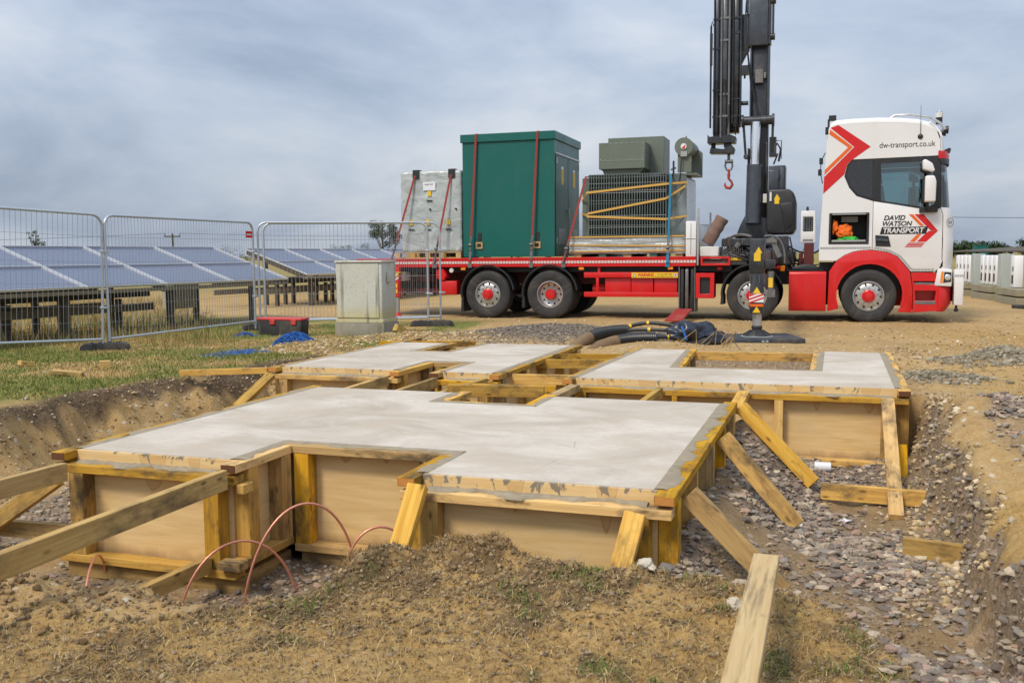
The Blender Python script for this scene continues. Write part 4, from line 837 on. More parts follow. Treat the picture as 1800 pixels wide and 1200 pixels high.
# ---- air intake stack and clutter behind the cab
st_ = MB().plate([(6.52, 1.56), (6.82, 1.56), (6.80, 2.20), (6.53, 2.20)], [[(6.565, 1.78), (6.77, 1.78), (6.765, 2.08), (6.57, 2.08)]], .55, .60); sk = st_.bx(6.53, 6.81, .605, 1.0, 1.56, 1.75).build('intake_stack', [M['white']], T, bevel=.012, seg=2)
b = MB()
for k in range(4): b.cyl((6.595 + k * .047, .72, 1.7), (6.595 + k * .047, .72, 2.10), .016, .016, 8)
b.build('grille_bars', [M['steel']], sk); MB().bx(6.57, 6.77, .95, .97, 1.77, 2.09).build('filter', [M['black']], sk)
b = MB()
for k in range(9): b.bx(6.575 + k * .022, 6.588 + k * .022, .548, .551, 1.585, 1.63)
b.build('louvres', [M['print']], sk, smooth=0); MB().cyl((6.65, .75, 2.2), (6.65, .75, 2.29), .03, .02, 10).build('sensor', [M['black']], sk)
b = MB(); b.bx(6.60, 6.78, .4, 1.9, 1.0, 1.55); b.bx(6.50, 6.58, .5, .7, 1.0, 1.35); b.build('intake_bracket', [M['chass']], T)
rr = random.Random(5); b = MB()
for k in range(14):
    p0 = (rr.uniform(5.9, 6.4), rr.uniform(.1, 1.0), rr.uniform(1.2, 1.7)); p3 = (rr.uniform(6.5, 6.95), rr.uniform(.2, 1.2), rr.uniform(1.0, 1.5))
    b.tube(bez(p0, (p0[0] + .1, p0[1] - .1, p0[2] - rr.uniform(.2, .5)), (p3[0] - .1, p3[1], p3[2] - rr.uniform(.1, .4)), p3, 12), rr.uniform(.010, .018), 6)
b.build('air_lines', [M['black']], T, smooth=60)
MB().prism([(6.62, 1.18), (6.80, 1.18), (6.78, 1.42), (6.64, 1.45)], 'y', .6, .7).build('hi_vis_plate', [simple('hi_vis_yellow', (0.55, 0.62, 0.03), .6)], T)
# ---- cab
YW = 2.49
roof = [(7.02, 3.74), (7.06, 3.86), (7.14, 3.905), (7.45, 3.925), (7.91, 3.925), (8.3, 3.90), (8.62, 3.86), (8.85, 3.79), (8.97, 3.70), (9.04, 3.58)]
ws = [(7.47, 3.128), (9.03, 3.148), (9.06, 2.19), (8.88, 2.145), (7.868, 2.338), (7.56, 2.445), (7.425, 2.605), (7.335, 2.82), (7.385, 3.035)]
side = [(6.89, 1.20), (6.89, 1.48), (6.94, 2.5), (7.0, 3.55), (7.04, 3.74), (7.13, 3.795), (7.45, 3.82), (7.91, 3.82), (8.3, 3.795), (8.62, 3.755), (8.85, 3.69), (8.95, 3.61), (9.01, 3.45), (9.03, 3.155),
        (7.465, 3.135), (7.378, 3.04), (7.328, 2.82), (7.42, 2.60), (7.555, 2.438), (7.860, 2.333), (7.860, 1.405), (7.7, 1.405), (7.51, 1.37), (7.36, 1.305), (7.21, 1.195)]
lock = [(7.08, 1.54), (7.78, 1.535), (7.78, 2.10), (7.085, 2.10)]
door = [(7.868, 2.330), (8.88, 2.137), (9.055, 2.170), (9.095, 2.05), (9.12, 1.20), (9.07, 1.06), (8.99, .985), (8.565, .985), (8.46, 1.12), (8.33, 1.27), (8.15, 1.36), (7.868, 1.405)]
for y0, y1, fs in ((0.0, .03, -1), (YW - .03, YW, 1)):
    MB().plate(side, [lock] if fs < 0 else [], y0, y1).build('cab_side', [M['white']], T, bevel=.004, smooth=30)
    dr_ = MB().plate(door, [], y0, y1).build('door', [M['white']], T, bevel=.006, seg=2, smooth=30)
    wf = MB().plate(ws, [[(7.985, 3.045), (8.72, 3.06), (8.90, 2.98), (8.95, 2.26), (8.86, 2.205), (8.75, 2.205), (8.0, 2.345)]], y0 + .006, y1 - .002).build('window_frame', [M['black']], T, bevel=.003)
    MB().prism([(7.96, 3.07), (8.74, 3.08), (8.93, 3.0), (8.97, 2.24), (8.86, 2.185), (8.74, 2.185), (7.97, 2.33)], 'y', (y0 + .013), (y0 + .017)).build('side_window', [M['glass']], T, smooth=0)
    q = -.001 if fs < 0 else YW + .001
    MB().prism([(7.49, 3.105), (7.84, 3.11), (7.85, 2.375), (7.59, 2.46), (7.45, 2.62), (7.365, 2.82), (7.41, 3.02)], 'y', q - .003, q + .008).build('sleeper_window', [M['dglass']], T, smooth=0)
    if fs < 0: near_door = dr_
# dark backing behind panel gaps and the cab lining
b = MB(); b.bx(7.845, 7.885, .032, .05, 1.41, 2.33); b.bx(6.93, 7.0, .06, YW - .06, 1.2, 2.2); b.bx(7.0, 9.05, .06, YW - .06, 1.42, 1.50); b.bx(7.0, 7.06, .06, YW - .06, 2.2, 3.6); b.bx(7.06, 8.9, .1, YW - .1, 3.50, 3.55)
b.bx(7.06, 7.9, .034, .05, 2.12, 3.5); b.bx(7.06, 7.9, YW - .05, YW - .034, 2.12, 3.5)
b.build('cab_lining', [M['seat']], T, smooth=0)
b = MB(); prof = [(0, -.105), (.006, -.07), (.028, -.032), (.07, -.008), (.14, 0), (.6, .018), (YW / 2, .025), (YW - .6, .018), (YW - .14, 0), (YW - .07, -.008), (YW - .028, -.032), (YW - .006, -.07), (YW, -.105)]
V = [(s_, y_, z_ + dz) for s_, z_ in roof for y_, dz in prof]; n = len(prof)
b.add(V, [(i * n + j, i * n + j + 1, i * n + n + j + 1, i * n + n + j) for i in range(len(roof) - 1) for j in range(n - 1)]); b.build('roof', [M['white']], T, smooth=50)
MB().prism([(6.89, 1.2), (6.93, 1.2), (6.98, 2.5), (7.06, 3.70), (7.03, 3.76), (6.94, 2.5), (6.89, 1.48)], 'y', .0305, YW - .0305).build('cab_back', [M['white']], T, bevel=.004)
def front_loft(name, lv, mat, yin=0.0, yc=.52, smooth=60, parent=None):
    b = MB(); V = []; cols = None
    for z, s0, s1 in lv:
        row = []
        for k in range(13): t = R(7.5 * k); row.append((s0 + (s1 - s0) * math.sin(t), yin + yc * (1 - math.cos(t)), z))
        row += [(s1 + .03, YW / 2, z)] + [(p[0], YW - p[1], p[2]) for p in reversed(row)]; V += row; cols = len(row)
    b.add(V, [(i * cols + j, i * cols + j + 1, i * cols + cols + j + 1, i * cols + cols + j) for i in range(len(lv) - 1) for j in range(cols - 1)])
    return b.build(name, [mat], parent or T, smooth=smooth)
front_loft('front_panel', [(1.0, 9.06, 9.30), (1.09, 9.125, 9.345), (1.6, 9.115, 9.345), (1.62, 9.113, 9.335), (1.95, 9.105, 9.325), (2.08, 9.095, 9.30), (2.17, 9.06, 9.275), (2.19, 9.055, 9.26)], M['white'])
front_loft('windscreen', [(2.19, 9.062, 9.262), (2.6, 9.05, 9.225), (3.0, 9.04, 9.18), (3.12, 9.036, 9.165)], M['glass'])
front_loft('roof_front', [(3.12, 9.036, 9.165), (3.15, 9.03, 9.15), (3.3, 9.025, 9.13), (3.5, 9.01, 9.10), (3.6, 8.975, 9.06), (3.70, 8.90, 9.0), (3.78, 8.8, 8.9)], M['white'])
vz = front_loft('sun_visor', [(3.10, 8.99, 9.22), (3.17, 8.985, 9.225), (3.24, 8.985, 9.20), (3.245, 9.0, 9.12)], M['red'], -.02)
front_loft('visor_lip', [(2.99, 9.05, 9.225), (3.10, 9.0, 9.225)], M['black'], -.025, parent=vz)
# seams, lettering, chevrons
b = MB(); b.bx(9.098, 9.106, -.0012, .002, 1.2, 2.05); b.build('panel_seam', [M['print']], T)
CH = [(7.055, 3.755), (7.20, 3.80), (7.79, 3.37), (7.475, 3.142), (7.375, 3.05), (7.325, 2.86), (6.945, 2.50), (6.955, 2.82), (7.495, 3.375)]
decal('chevron', CH, M['red'], T); decal('chevron_stripe', [(7.045, 3.725), (7.470, 3.375), (6.957, 2.86), (6.965, 2.955), (7.385, 3.372), (7.035, 3.635)], M['orange'], T)
text('dw-transport.co.uk', 7.95, 3.335, .15, M['print'], T, -.003, 0, .98)
text('DAVID', 8.06, 1.967, .125, M['print'], near_door, -.003, .25, .385, .0035); text('WATSON', 8.04, 1.857, .125, M['print'], near_door, -.003, .25, .53, .0035)
decal('name_board', [(7.995, 1.70), (8.815, 1.70), (8.85, 1.835), (8.03, 1.835)], M['print'], near_door)
text('TRANSPORT', 8.055, 1.722, .135, M['white'], near_door, -.0065, .18, .73, .003)
for k, (w0, mt) in enumerate((((0, .075), 'orange'), ((.10, .36), 'red'))):
    a, c = 8.50 + w0[0], 8.50 + w0[1]
    decal('chevron', [(a, 2.07), (min(c, 8.76), 2.07), (min(c, 8.76) + .26, 1.755), (8.90 if k else 8.66, 1.755)] if k else [(8.50, 2.07), (8.575, 2.07), (8.78, 1.85), (8.71, 1.85)], M[mt], near_door)
decal('chevron', [(8.862, 1.75), (9.02, 1.75), (8.82, 1.55), (8.66, 1.55), (8.76, 1.66)], M['red'], near_door); decal('chevron_stripe', [(8.66, 1.69), (8.73, 1.69), (8.62, 1.55), (8.53, 1.55)], M['orange'], near_door)
for k in range(3): decal('chevron_stripe', [(8.51 - k * .022, 1.53 - k * .03), (8.80 - k * .022, 1.53 - k * .03), (8.78 - k * .022, 1.512 - k * .03), (8.49 - k * .022, 1.512 - k * .03)], M['red'], near_door)
b = MB(); b.lathe([(.085, -.002), (.085, -.004), (.077, -.004), (.077, -.002)], (0, 0, 0), 'y', 32)
bd = b.build('round_badge', [M['print']], T, Matrix.Translation((9.235, .075, 1.905)) @ Matrix.Rotation(R(38), 4, 'Z'))
text('VX', -.055, -.03, .085, M['print'], bd, -.004, 0, .11)
b = MB(); s = 6.91
while s < 7.83: b.bx(s, s + .045, -.003, .001, 1.425, 1.465); s += .052
b.build('reflective_strip', [M['greytape']], T, smooth=0)
b = MB(); pth = [(7.90, 1.44), (8.16, 1.39), (8.36, 1.285), (8.5, 1.12), (8.57, 1.03), (8.62, 1.02), (8.98, 1.02)]
for (a, c), (d, e) in zip(pth, pth[1:]):
    L = math.hypot(d - a, e - c); n = max(1, int(L / .052))
    for k in range(n): t0, t1 = k / n, (k + .86) / n; b.bar((a + (d - a) * t0, -.001, c + (e - c) * t0), (a + (d - a) * t1, -.001, c + (e - c) * t1), .004, .04)
b.build('reflective_strip', [M['greytape']], near_door, smooth=0)
# handle, locker with open flap
hd = decal('door_handle', [(7.915, 1.685), (8.15, 1.665), (8.20, 1.465), (7.925, 1.475)], M['black'], near_door, -.001, .012); MB().bar((7.93, -.03, 1.60), (8.15, -.03, 1.58), .025, .05).build('grip', [M['crane2']], hd, bevel=.008)
lk = MB().plate([(7.06, 1.52), (7.80, 1.515), (7.80, 2.12), (7.065, 2.12)], [[(7.10, 1.56), (7.76, 1.555), (7.76, 2.08), (7.105, 2.08)]], -.012, .02).build('locker_frame', [M['black']], T, bevel=.006)
b = MB(); b.bx(7.08, 7.78, .62, .64, 1.53, 2.11); b.bx(7.08, 7.10, .03, .62, 1.53, 2.11); b.bx(7.76, 7.78, .03, .62, 1.53, 2.11); b.bx(7.08, 7.78, .03, .62, 1.525, 1.545); b.bx(7.08, 7.78, .03, .62, 2.095, 2.11); b.build('locker', [M['black']], T)
for q_ in ((7.12, 7.74, -.02, .0, 1.565, 1.60), (7.12, 7.74, -.02, .0, 2.085, 2.105), (7.3, 7.6, .3, .5, 1.95, 2.06)): MB().bx(*q_).build('locker_trim', [M['greytape']], lk)
# mirrors
for sg, y in ((-1, 0.0), (1, YW)):
    mr = MB(); mr.prism([(8.735, 2.28), (8.93, 2.28), (8.935, 2.66), (8.90, 2.765), (8.75, 2.765), (8.73, 2.70)], 'y', y + sg * .16, y + sg * .36); mm = mr.build('mirror', [M['white']], T, bevel=.03, seg=3, smooth=60)
    MB().prism([(8.70, 2.88), (8.86, 2.83), (8.91, 2.85), (8.86, 2.99), (8.74, 3.07), (8.69, 3.05)], 'y', y + sg * .14, y + sg * .34).build('mirror_cap', [M['white']], mm, bevel=.025, seg=3, smooth=60)
    b = MB(); b.tube([(8.84, y - sg * .02, 2.18), (8.83, y + sg * .14, 2.16), (8.80, y + sg * .24, 2.24), (8.80, y + sg * .24, 2.9)], .028, 8); b.bx(8.705, 8.735, min(y + sg * .16, y + sg * .36), max(y + sg * .16, y + sg * .36), 2.30, 2.74); b.bx(8.68, 9.0, min(y, y + sg * .08), max(y, y + sg * .08), 2.10, 2.19); b.build('mirror_arm', [M['black']], mm, bevel=.008)
# roof furniture
b = MB()
for y in (.25, YW - .25): b.tube([(8.12, y, 3.90), (8.22, y, 3.965), (8.5, y, 3.965), (8.85, y, 3.90), (9.03, y, 3.78), (9.12, y, 3.66)], .026, 10)
b.cyl((9.10, .25, 3.68), (9.10, YW - .25, 3.68), .026, .026, 10); b.build('light_bar', [M['alu']], T)
for y in (.38, 1.9): bc = MB().lathe([(.06, 0), (.06, .12), (.065, .125), (.065, .2), (.05, .225), (0, .23)], (9.02, y, 3.78), 'z', 18).build('beacon', [M['black']], T); MB().lathe([(.068, .10), (.068, .185), (.0, .235)], (9.02, y, 3.80), 'z', 18).build('beacon_lens', [M['whiteo']], bc)
for y in (.5, .9, 1.5): MB().lathe([(0, -.06), (.04, -.05), (.075, 0), (.075, .03), (0, .03)], (9.17, y, 3.68), 'x', 16).build('spot_lamp', [M['black']], T)
an = MB().lathe([(0, -.03), (.03, -.02), (.048, .0), (.05, .02)], (8.665, -.01, 3.52), 'y', 16).build('aerial', [M['black']], T); MB().cyl((8.665, -.02, 3.52), (8.66, -.02, 4.10), .006, .003, 6).build('aerial_rod', [M['black']], an)
b = MB(); b.bx(7.02, 7.16, .2, .32, 3.92, 4.02); b.bx(6.96, 7.02, .2, .3, 3.66, 3.8); b.bx(6.86, 6.93, .1, .2, 3.08, 3.20); b.bx(6.84, 6.91, .1, .2, 2.86, 2.98); b.bx(7.0, 7.04, .2, .3, 3.72, 3.95); b.tube([(6.93, .15, 2.7), (6.88, .15, 2.95), (6.9, .15, 3.15), (6.97, .15, 3.3)], .01, 6)
b.build('work_lamp', [M['black']], T, bevel=.008)
for y in (.02,): MB().prism([(9.02, 3.23), (9.22, 3.22), (9.24, 3.30), (9.2, 3.32)], 'y', .3, .36).build('corner_lamp', [M['black']], T)
# wheel arch, steps, bumper, head lamps
arc_ = [(7.83 + .612 * math.cos(R(a)), .535 + .612 * math.sin(R(a))) for a in range(-32, 213, 7)]
out_ = [(7.065, .21), (7.085, .985), (7.21, 1.185), (7.36, 1.296), (7.51, 1.36), (7.7, 1.396), (7.868, 1.396), (8.15, 1.351), (8.325, 1.262), (8.452, 1.112), (8.555, .975), (8.61, .60), (8.60, .20)]
for y0 in (-.01, YW - .05):
    MB().prism(out_ + [p for p in arc_ if p[1] > .2], 'y', y0, y0 + .06).build('wheel_arch', [M['red']], T, bevel=.008, seg=2, smooth=45)
    arch('wheel_arch_lip', 7.83, .535, .60, -20, 200, y0 - .012, y0 + .1, M['red'], .045)
arch('arch_liner', 7.83, .535, .60, -5, 185, .05, .62, M['black'], .02)
st0 = [(8.615, .20), (8.62, .60), (8.57, .965), (9.0, .965), (9.06, .86), (9.06, .24)]
bp = MB().plate(st0, [[(8.66, .43), (9.0, .43), (9.02, .62), (8.65, .62)], [(8.64, .74), (9.0, .74), (8.99, .80), (8.62, .80)]], .0, .03).build('step_panel', [M['red']], T, bevel=.006)
b = MB(); b.bx(8.60, 9.05, .20, .22, .25, .95); b.build('step_recess', [M['red']], bp); b = MB(); b.bx(8.64, 9.01, .0, .2, .735, .775); b.bx(8.65, 9.02, -.006, .2, .36, .425); b.build('step_tread', [M['steel']], bp, bevel=.006)
front_loft('bumper', [(.22, 9.03, 9.22), (.28, 9.058, 9.27), (.36, 9.06, 9.325), (.66, 9.06, 9.33), (.70, 9.0, 9.31)], M['red'], .003, .4)
hl = MB().prism([(8.985, .715), (9.04, 1.045), (9.20, 1.04), (9.29, 1.03), (9.29, .70)], 'y', -.012, .3).build('head_lamp', [M['white']], T, bevel=.02, seg=2)
MB().prism([(9.085, .775), (9.105, .985), (9.145, .985), (9.13, .77)], 'y', -.018, -.006).build('indicator', [M['amber']], hl); MB().prism([(9.14, .77), (9.155, .98), (9.275, .97), (9.275, .79)], 'y', -.017, -.006).build('lens', [M['dglass']], hl)
MB().lathe([(0, -.02), (.04, -.026), (.055, -.018)], (9.215, 0, .875), 'y', 18).build('lens', [M['chrome']], hl)
gr_ = MB(); gr_.prism([(9.345, .345), (9.50, .345), (9.505, 1.02), (9.335, 1.02)], 'y', .04, .30); gr_.build('front_plate', [M['white']], T, bevel=.012, seg=2); MB().bx(9.35, 9.36, .3, 2.2, .4, .95).build('lower_grille', [M['black']], T)
b = MB(); b.cyl((9.40, .17, .345), (9.40, .17, .25), .022, .022, 10); b.lathe([(0, -.04), (.03, -.03), (.045, 0), (.03, .03)], (9.40, .17, .25), 'z', 12); b.build('tow_pin', [M['black']], T)
b = MB()
for k in range(4): b.bx(9.345 + k * .04, 9.375 + k * .04, .036, .041, .885, .925)
b.build('reflective_strip', [M['greytape']], T)
# cab interior
for y in (.55, 1.65):
    b = MB(); b.bx(7.95, 8.5, y - .25, y + .25, 1.55, 2.0); b.prism([(8.0, 2.0), (8.15, 2.0), (8.05, 2.65), (7.92, 2.65)], 'y', y - .24, y + .24); b.prism([(7.95, 2.68), (8.05, 2.68), (8.02, 2.9), (7.93, 2.9)], 'y', y - .12, y + .12); b.build('seat', [M['seat']], T, bevel=.03, seg=2)
b = MB(); b.prism([(8.75, 1.6), (9.05, 1.6), (9.1, 2.15), (8.9, 2.25), (8.75, 2.15)], 'y', .1, YW - .1); b.build('dashboard', [M['seat']], T, bevel=.03)
MB().tube([(8.68 + .08 * math.sin(a), .55 + .22 * math.cos(a), 2.28 + .2 * math.sin(a)) for a in [k * math.tau / 24 for k in range(25)]], .016, 8, False).build('steering_wheel', [M['seat']], T)
# ------------------------------------------------------------------ the crane (parts of the lorry)
CY = 1.22
b = MB(); b.bx(4.98, 6.42, .35, 2.15, 1.12, 1.40); b.bx(5.2, 6.2, .7, 1.75, 1.40, 1.62); b.prism([(5.18, 1.62), (5.95, 1.62), (5.88, 2.05), (5.45, 2.25), (5.30, 1.95)], 'y', CY - .28, CY + .28)
cb = b.build('crane_base', [M['crane']], T, bevel=.02, seg=2, smooth=40)
MB().bx(4.98, 6.1, .30, .62, 1.50, 1.66).build('slew_beam', [M['crane']], cb, bevel=.02)
b = MB(); rr = random.Random(8)
for k in range(9): s_ = 5.06 + k * .045; b.bx(s_, s_ + .03, .06, .2, 1.20, 1.34); b.cyl((s_ + .015, .09, 1.34), (s_ + .02 + rr.uniform(-.03, .03), .07, 1.34 + rr.uniform(.1, .22)), .006, .006, 6)
b.bx(5.02, 5.5, .1, .5, 1.13, 1.22); b.build('valve_block', [M['steel']], T)
MB().bx(5.14, 5.42, .02, .12, 1.215, 1.265).build('yellow_guard', [M['yellow']], T, bevel=.006)
b = MB()
for k in range(18):
    p0 = (rr.uniform(4.95, 5.6), rr.uniform(.05, .8), rr.uniform(1.15, 1.5)); p3 = (rr.uniform(5.3, 6.4), rr.uniform(-.1, .6), rr.uniform(1.0, 1.6))
    b.tube(bez(p0, (p0[0] + rr.uniform(-.2, .2), p0[1] - .2, p0[2] + rr.uniform(-.3, .25)), (p3[0], p3[1] - .15, p3[2] + rr.uniform(-.35, .2)), p3, 14), rr.uniform(.010, .022), 6)
for k in range(5): b.tube(bez((5.35 + k * .05, CY - .2, 1.7), (5.0, .6, 1.75), (4.95, .2, 1.6), (5.05, .1, 1.3), 14), .014, 6)
b.build('hydraulic_hoses', [M['black']], T, smooth=60)
b = MB()
for k in range(16): s_, z_ = rr.uniform(4.95, 5.35), rr.uniform(1.2, 1.55); b.box((s_, rr.uniform(.15, .6), z_), (rr.uniform(.03, .12), .1, rr.uniform(.03, .12)), Matrix.Rotation(rr.uniform(0, 1), 3, 'Y'))
b.build('pump_parts', [M['steel']], T, bevel=.004)
# main boom standing upright, ram in front of it
b = MB(); b.bx(5.47, 5.83, CY - .10, CY + .22, 1.9, 5.65); b.bx(5.42, 5.46, CY - .16, CY + .2, 2.0, 3.55); b.bx(5.78, 5.84, CY - .16, CY - .1, 2.4, 3.65)
bm = b.build('main_boom', [M['crane']], T, bevel=.018, seg=2, smooth=40)
b = MB(); b.bx(5.45, 5.485, CY - .19, CY - .10, 4.2, 5.6); b.bx(5.80, 5.85, CY - .19, CY - .05, 4.2, 5.6); b.build('boom_flange', [M['crane2']], bm, bevel=.008)
MB().cyl((5.565, CY - .32, 1.98), (5.58, CY - .30, 3.18), .165, .160, 24).build('ram_cylinder', [M['crane2']], T)
MB().cyl((5.58, CY - .34, 3.18), (5.60, CY - .32, 4.05), .09, .09, 24).build('ram_rod', [M['chrome']], T)
b = MB(); b.cyl((5.31, CY - .26, 4.09), (5.95, CY - .26, 4.09), .095, .095, 18); b.cyl((5.30, CY - .26, 4.09), (5.345, CY - .26, 4.09), .13, .13, 16); b.cyl((5.915, CY - .26, 4.09), (5.96, CY - .26, 4.09), .13, .13, 16); b.build('cross_pin', [M['crane']], T)
b = MB(); b.bar((5.34, CY - .26, 4.02), (5.39, CY - .2, 3.36), .05, .03); b.cyl((5.395, CY - .28, 3.36), (5.395, CY - .12, 3.36), .05, .05, 10); b.build('link_arm', [M['crane']], T, bevel=.006); b = MB(); b.bar((5.93, CY - .26, 4.02), (5.92, CY - .2, 3.45), .05, .03); b.bx(5.86, 6.0, CY - .2, CY, 3.35, 3.75); b.build('link_arm', [M['crane']], T, bevel=.006)
b = MB(); b.tube([(6.05, CY - .1, 3.25), (6.09, CY - .1, 3.5), (6.02, CY - .1, 3.62), (5.92, CY - .1, 3.5)], .022, 8); b.tube([(5.95, CY - .1, 3.2), (6.03, CY - .15, 3.4), (5.9, CY - .1, 3.45)], .018, 8); b.tube([(5.98, CY - .1, 3.68), (6.10, CY - .1, 3.68), (6.10, CY - .1, 3.3)], .010, 6); b.build('hose_loop', [M['black']], T)
b = MB(); b.bx(5.42, 5.80, CY - .24, CY + .2, 5.62, 6.62); b.bx(5.36, 5.40, CY - .26, CY, 6.3, 6.8); b.bx(5.24, 5.42, CY - .1, CY + .12, 5.55, 6.30); b.prism([(5.24, 5.25), (5.42, 5.60), (5.42, 5.9), (5.24, 5.9)], 'y', CY - .09, CY + .11)
hd_ = b.build('boom_head', [M['crane2']], T, bevel=.02, seg=2)
b = MB(); b.cyl((5.90, CY - .18, 6.62), (5.90, CY - .18, 5.75), .022, .022, 8); b.cyl((5.84, CY - .18, 6.5), (5.95, CY - .18, 6.5), .07, .07, 12); b.cyl((5.85, CY - .18, 5.78), (5.94, CY - .18, 5.78), .07, .07, 12); b.bx(5.80, 5.86, CY - .2, CY + .1, 5.65, 7.0); b.bx(5.44, 5.78, CY - .2, CY + .2, 6.62, 7.2); b.build('head_link', [M['crane']], hd_)
b = MB()
for k in range(4): b.tube(bez((5.40, CY - .22, 6.7 - k * .05), (5.30, CY - .3, 6.4), (5.38, CY - .3, 5.6), (5.46 + k * .03, CY - .2, 4.9 - k * .15), 16), .012, 6)
b.tube(bez((5.50, CY - .2, 5.0), (5.52, CY - .24, 4.6), (5.60, CY - .24, 4.4), (5.62, CY - .22, 4.2)), .014, 6); b.build('boom_hose', [M['black']], T, smooth=60)
b = MB(); b.bx(5.55, 5.72, CY - .2, CY - .1, 4.86, 5.14); b.bx(5.72, 5.78, CY - .18, CY - .1, 4.95, 5.08); b.build('boom_valve', [M['steel']], T, bevel=.01)
b = MB(); b.bx(5.26, 5.42, CY - .2, CY - .05, 5.05, 5.24); b.cyl((5.34, CY - .12, 5.05), (5.34, CY - .12, 4.98), .02, .02, 8); b.build('boom_valve', [M['crane']], T); MB().cyl((5.27, CY - .1, 4.48), (5.42, CY - .1, 4.48), .045, .045, 12).build('boom_stop', [M['crane']], T)
# folded telescopic jib: side by side tubes hanging down
jb = None
for k, (s0, s1, z0, z1, y0) in enumerate(((4.70, 4.83, 3.80, 7.0, -.16), (4.855, 5.01, 3.72, 7.0, -.24), (5.08, 5.24, 4.0, 7.0, -.18), (4.74, 5.22, 3.9, 7.0, .02))):
    b = MB(); b.prism([(s0 + .03, CY + y0), (s1 - .03, CY + y0), (s1, CY + y0 + .04), (s1, CY + y0 + .24), (s0, CY + y0 + .24), (s0, CY + y0 + .04)], 'z', z0, z1)
    o = b.build('jib_section', [M['crane2'] if k in (0, 1) else M['crane']], T, bevel=.008)
    b = MB()
    for z_ in (4.2, 4.75 - k * .1, 5.6 + k * .15, 6.2): b.bx(s0 - .012, s1 + .012, CY + y0 - .012, CY + y0 + .2, z_, z_ + .04)
    b.cyl((s0 + .02, CY + y0 - .03, z0 + .05), (s0 + .02, CY + y0 - .03, z1), .018, .018, 8); b.cyl((s1 + .022, CY + y0 - .01, z0 + .1), (s1 + .022, CY + y0 - .01, z1), .024, .024, 8)
    b.build('clamp', [M['steel'] if k == 1 else M['crane']], o)
b = MB(); b.cyl((4.64, CY - .1, 4.0), (4.64, CY - .1, 6.1), .02, .02, 8); b.bx(4.62, 4.67, CY - .14, CY - .05, 5.3, 5.95); b.tube([(4.64, CY - .1, 6.1), (4.66, CY - .1, 6.2), (4.69, CY - .1, 6.1)], .012, 6)
for s_ in (4.76, 4.93, 5.15): b.tube([(s_ - .035, CY - .27, 4.6), (s_ - .035, CY - .27, 4.92), (s_, CY - .29, 4.98), (s_ + .035, CY - .27, 4.92), (s_ + .035, CY - .27, 4.6)], .011, 6)
for s_ in (4.80, 5.03, 5.20): b.tube(bez((s_, CY - .25, 4.5), (s_ + .04, CY - .32, 4.2), (s_ - .06, CY - .3, 4.0), (s_ - .02, CY - .22, 3.82)), .013, 6)
b.build('jib_pipe', [M['black']], T, smooth=60)
b = MB(); b.prism([(4.60, 3.66), (5.17, 3.66), (5.19, 3.78), (5.05, 3.84), (4.62, 3.80), (4.60, 3.86)], 'y', CY - .26, CY + .1); b.prism([(4.64, 3.46), (5.13, 3.44), (5.16, 3.55), (5.1, 3.62), (4.98, 3.60), (4.94, 3.54), (4.80, 3.56), (4.66, 3.58)], 'y', CY - .22, CY + .08); b.bx(4.93, 5.08, CY - .16, CY + .02, 3.58, 3.70); b.cyl((4.71, CY - .1, 3.56), (4.71, CY - .1, 3.68), .05, .05, 10)
b.build('jib_tip', [M['crane']], T, bevel=.012, smooth=40)
b = MB(); b.cyl((5.03, CY - .07, 3.46), (5.03, CY - .07, 3.30), .03, .03, 12); b.cyl((4.95, CY - .07, 3.29), (5.12, CY - .07, 3.29), .038, .038, 12)
hk = b.build('shackle_pin', [M['steel']], T)
MB().tube([(4.975, CY - .07, 3.28), (4.955, CY - .07, 3.20), (4.99, CY - .07, 3.12), (5.035, CY - .07, 3.09), (5.08, CY - .07, 3.12), (5.11, CY - .07, 3.20), (5.09, CY - .07, 3.28)], .020, 8).build('shackle', [M['steel']], hk)
M['hookred'] = simple('hook_red', (0.40, 0.05, 0.03), .5, var=.3, dirt=(.15, .06, .04), damt=.6, dscale=20)
b = MB(); b.tube([(5.035, CY - .07, 3.13), (5.035, CY - .07, 3.02)], .026, 10); b.tube([(5.035, CY - .07, 3.03), (5.035, CY - .07, 2.93), (5.09, CY - .07, 2.87), (5.11, CY - .07, 2.80), (5.06, CY - .07, 2.735), (4.99, CY - .07, 2.745), (4.955, CY - .07, 2.80), (4.965, CY - .07, 2.85)], [.036, .028, .026, .03, .036, .034, .026, .012], 10)
b.build('hook', [M['hookred']], hk, smooth=60)
# black oil tank and cabinets beside the boom
b = MB(); b.prism([(5.84, 2.66), (6.28, 2.66), (6.38, 2.58), (6.42, 2.40), (6.42, 1.86), (6.36, 1.74), (5.90, 1.74), (5.84, 1.82)], 'y', .72, 1.75)
tk = b.build('oil_tank', [M['black']], T, bevel=.045, seg=3, smooth=60)
b = MB(); b.prism([(6.10, 2.36), (6.36, 2.40), (6.38, 1.95), (6.20, 1.80), (6.14, 2.2)], 'y', .705, .74); b.build('tank_bulge', [M['black']], tk, bevel=.02, seg=2, smooth=60)
MB().prism([(6.0, 2.36), (6.09, 2.36), (6.09, 2.44), (6.11, 2.46), (6.045, 2.56), (5.99, 2.46), (6.0, 2.44)], 'y', .712, .716).build('warning_label', [M['yellow']], tk); MB().bx(5.90, 5.94, .700, .716, 2.42, 2.60).build('level_glass', [M['whiteo']], tk)
b = MB(); b.bx(5.86, 6.20, .95, 1.5, 2.62, 3.16); b.bx(5.86, 6.06, .90, .95, 2.66, 3.06); b.bx(6.08, 6.18, .93, .95, 2.66, 3.12); b.build('control_cabinet', [M['crane2']], T, bevel=.02, seg=2); MB().bx(6.055, 6.08, .90, .95, 2.9, 3.0).build('hinge', [M['crane']], T)
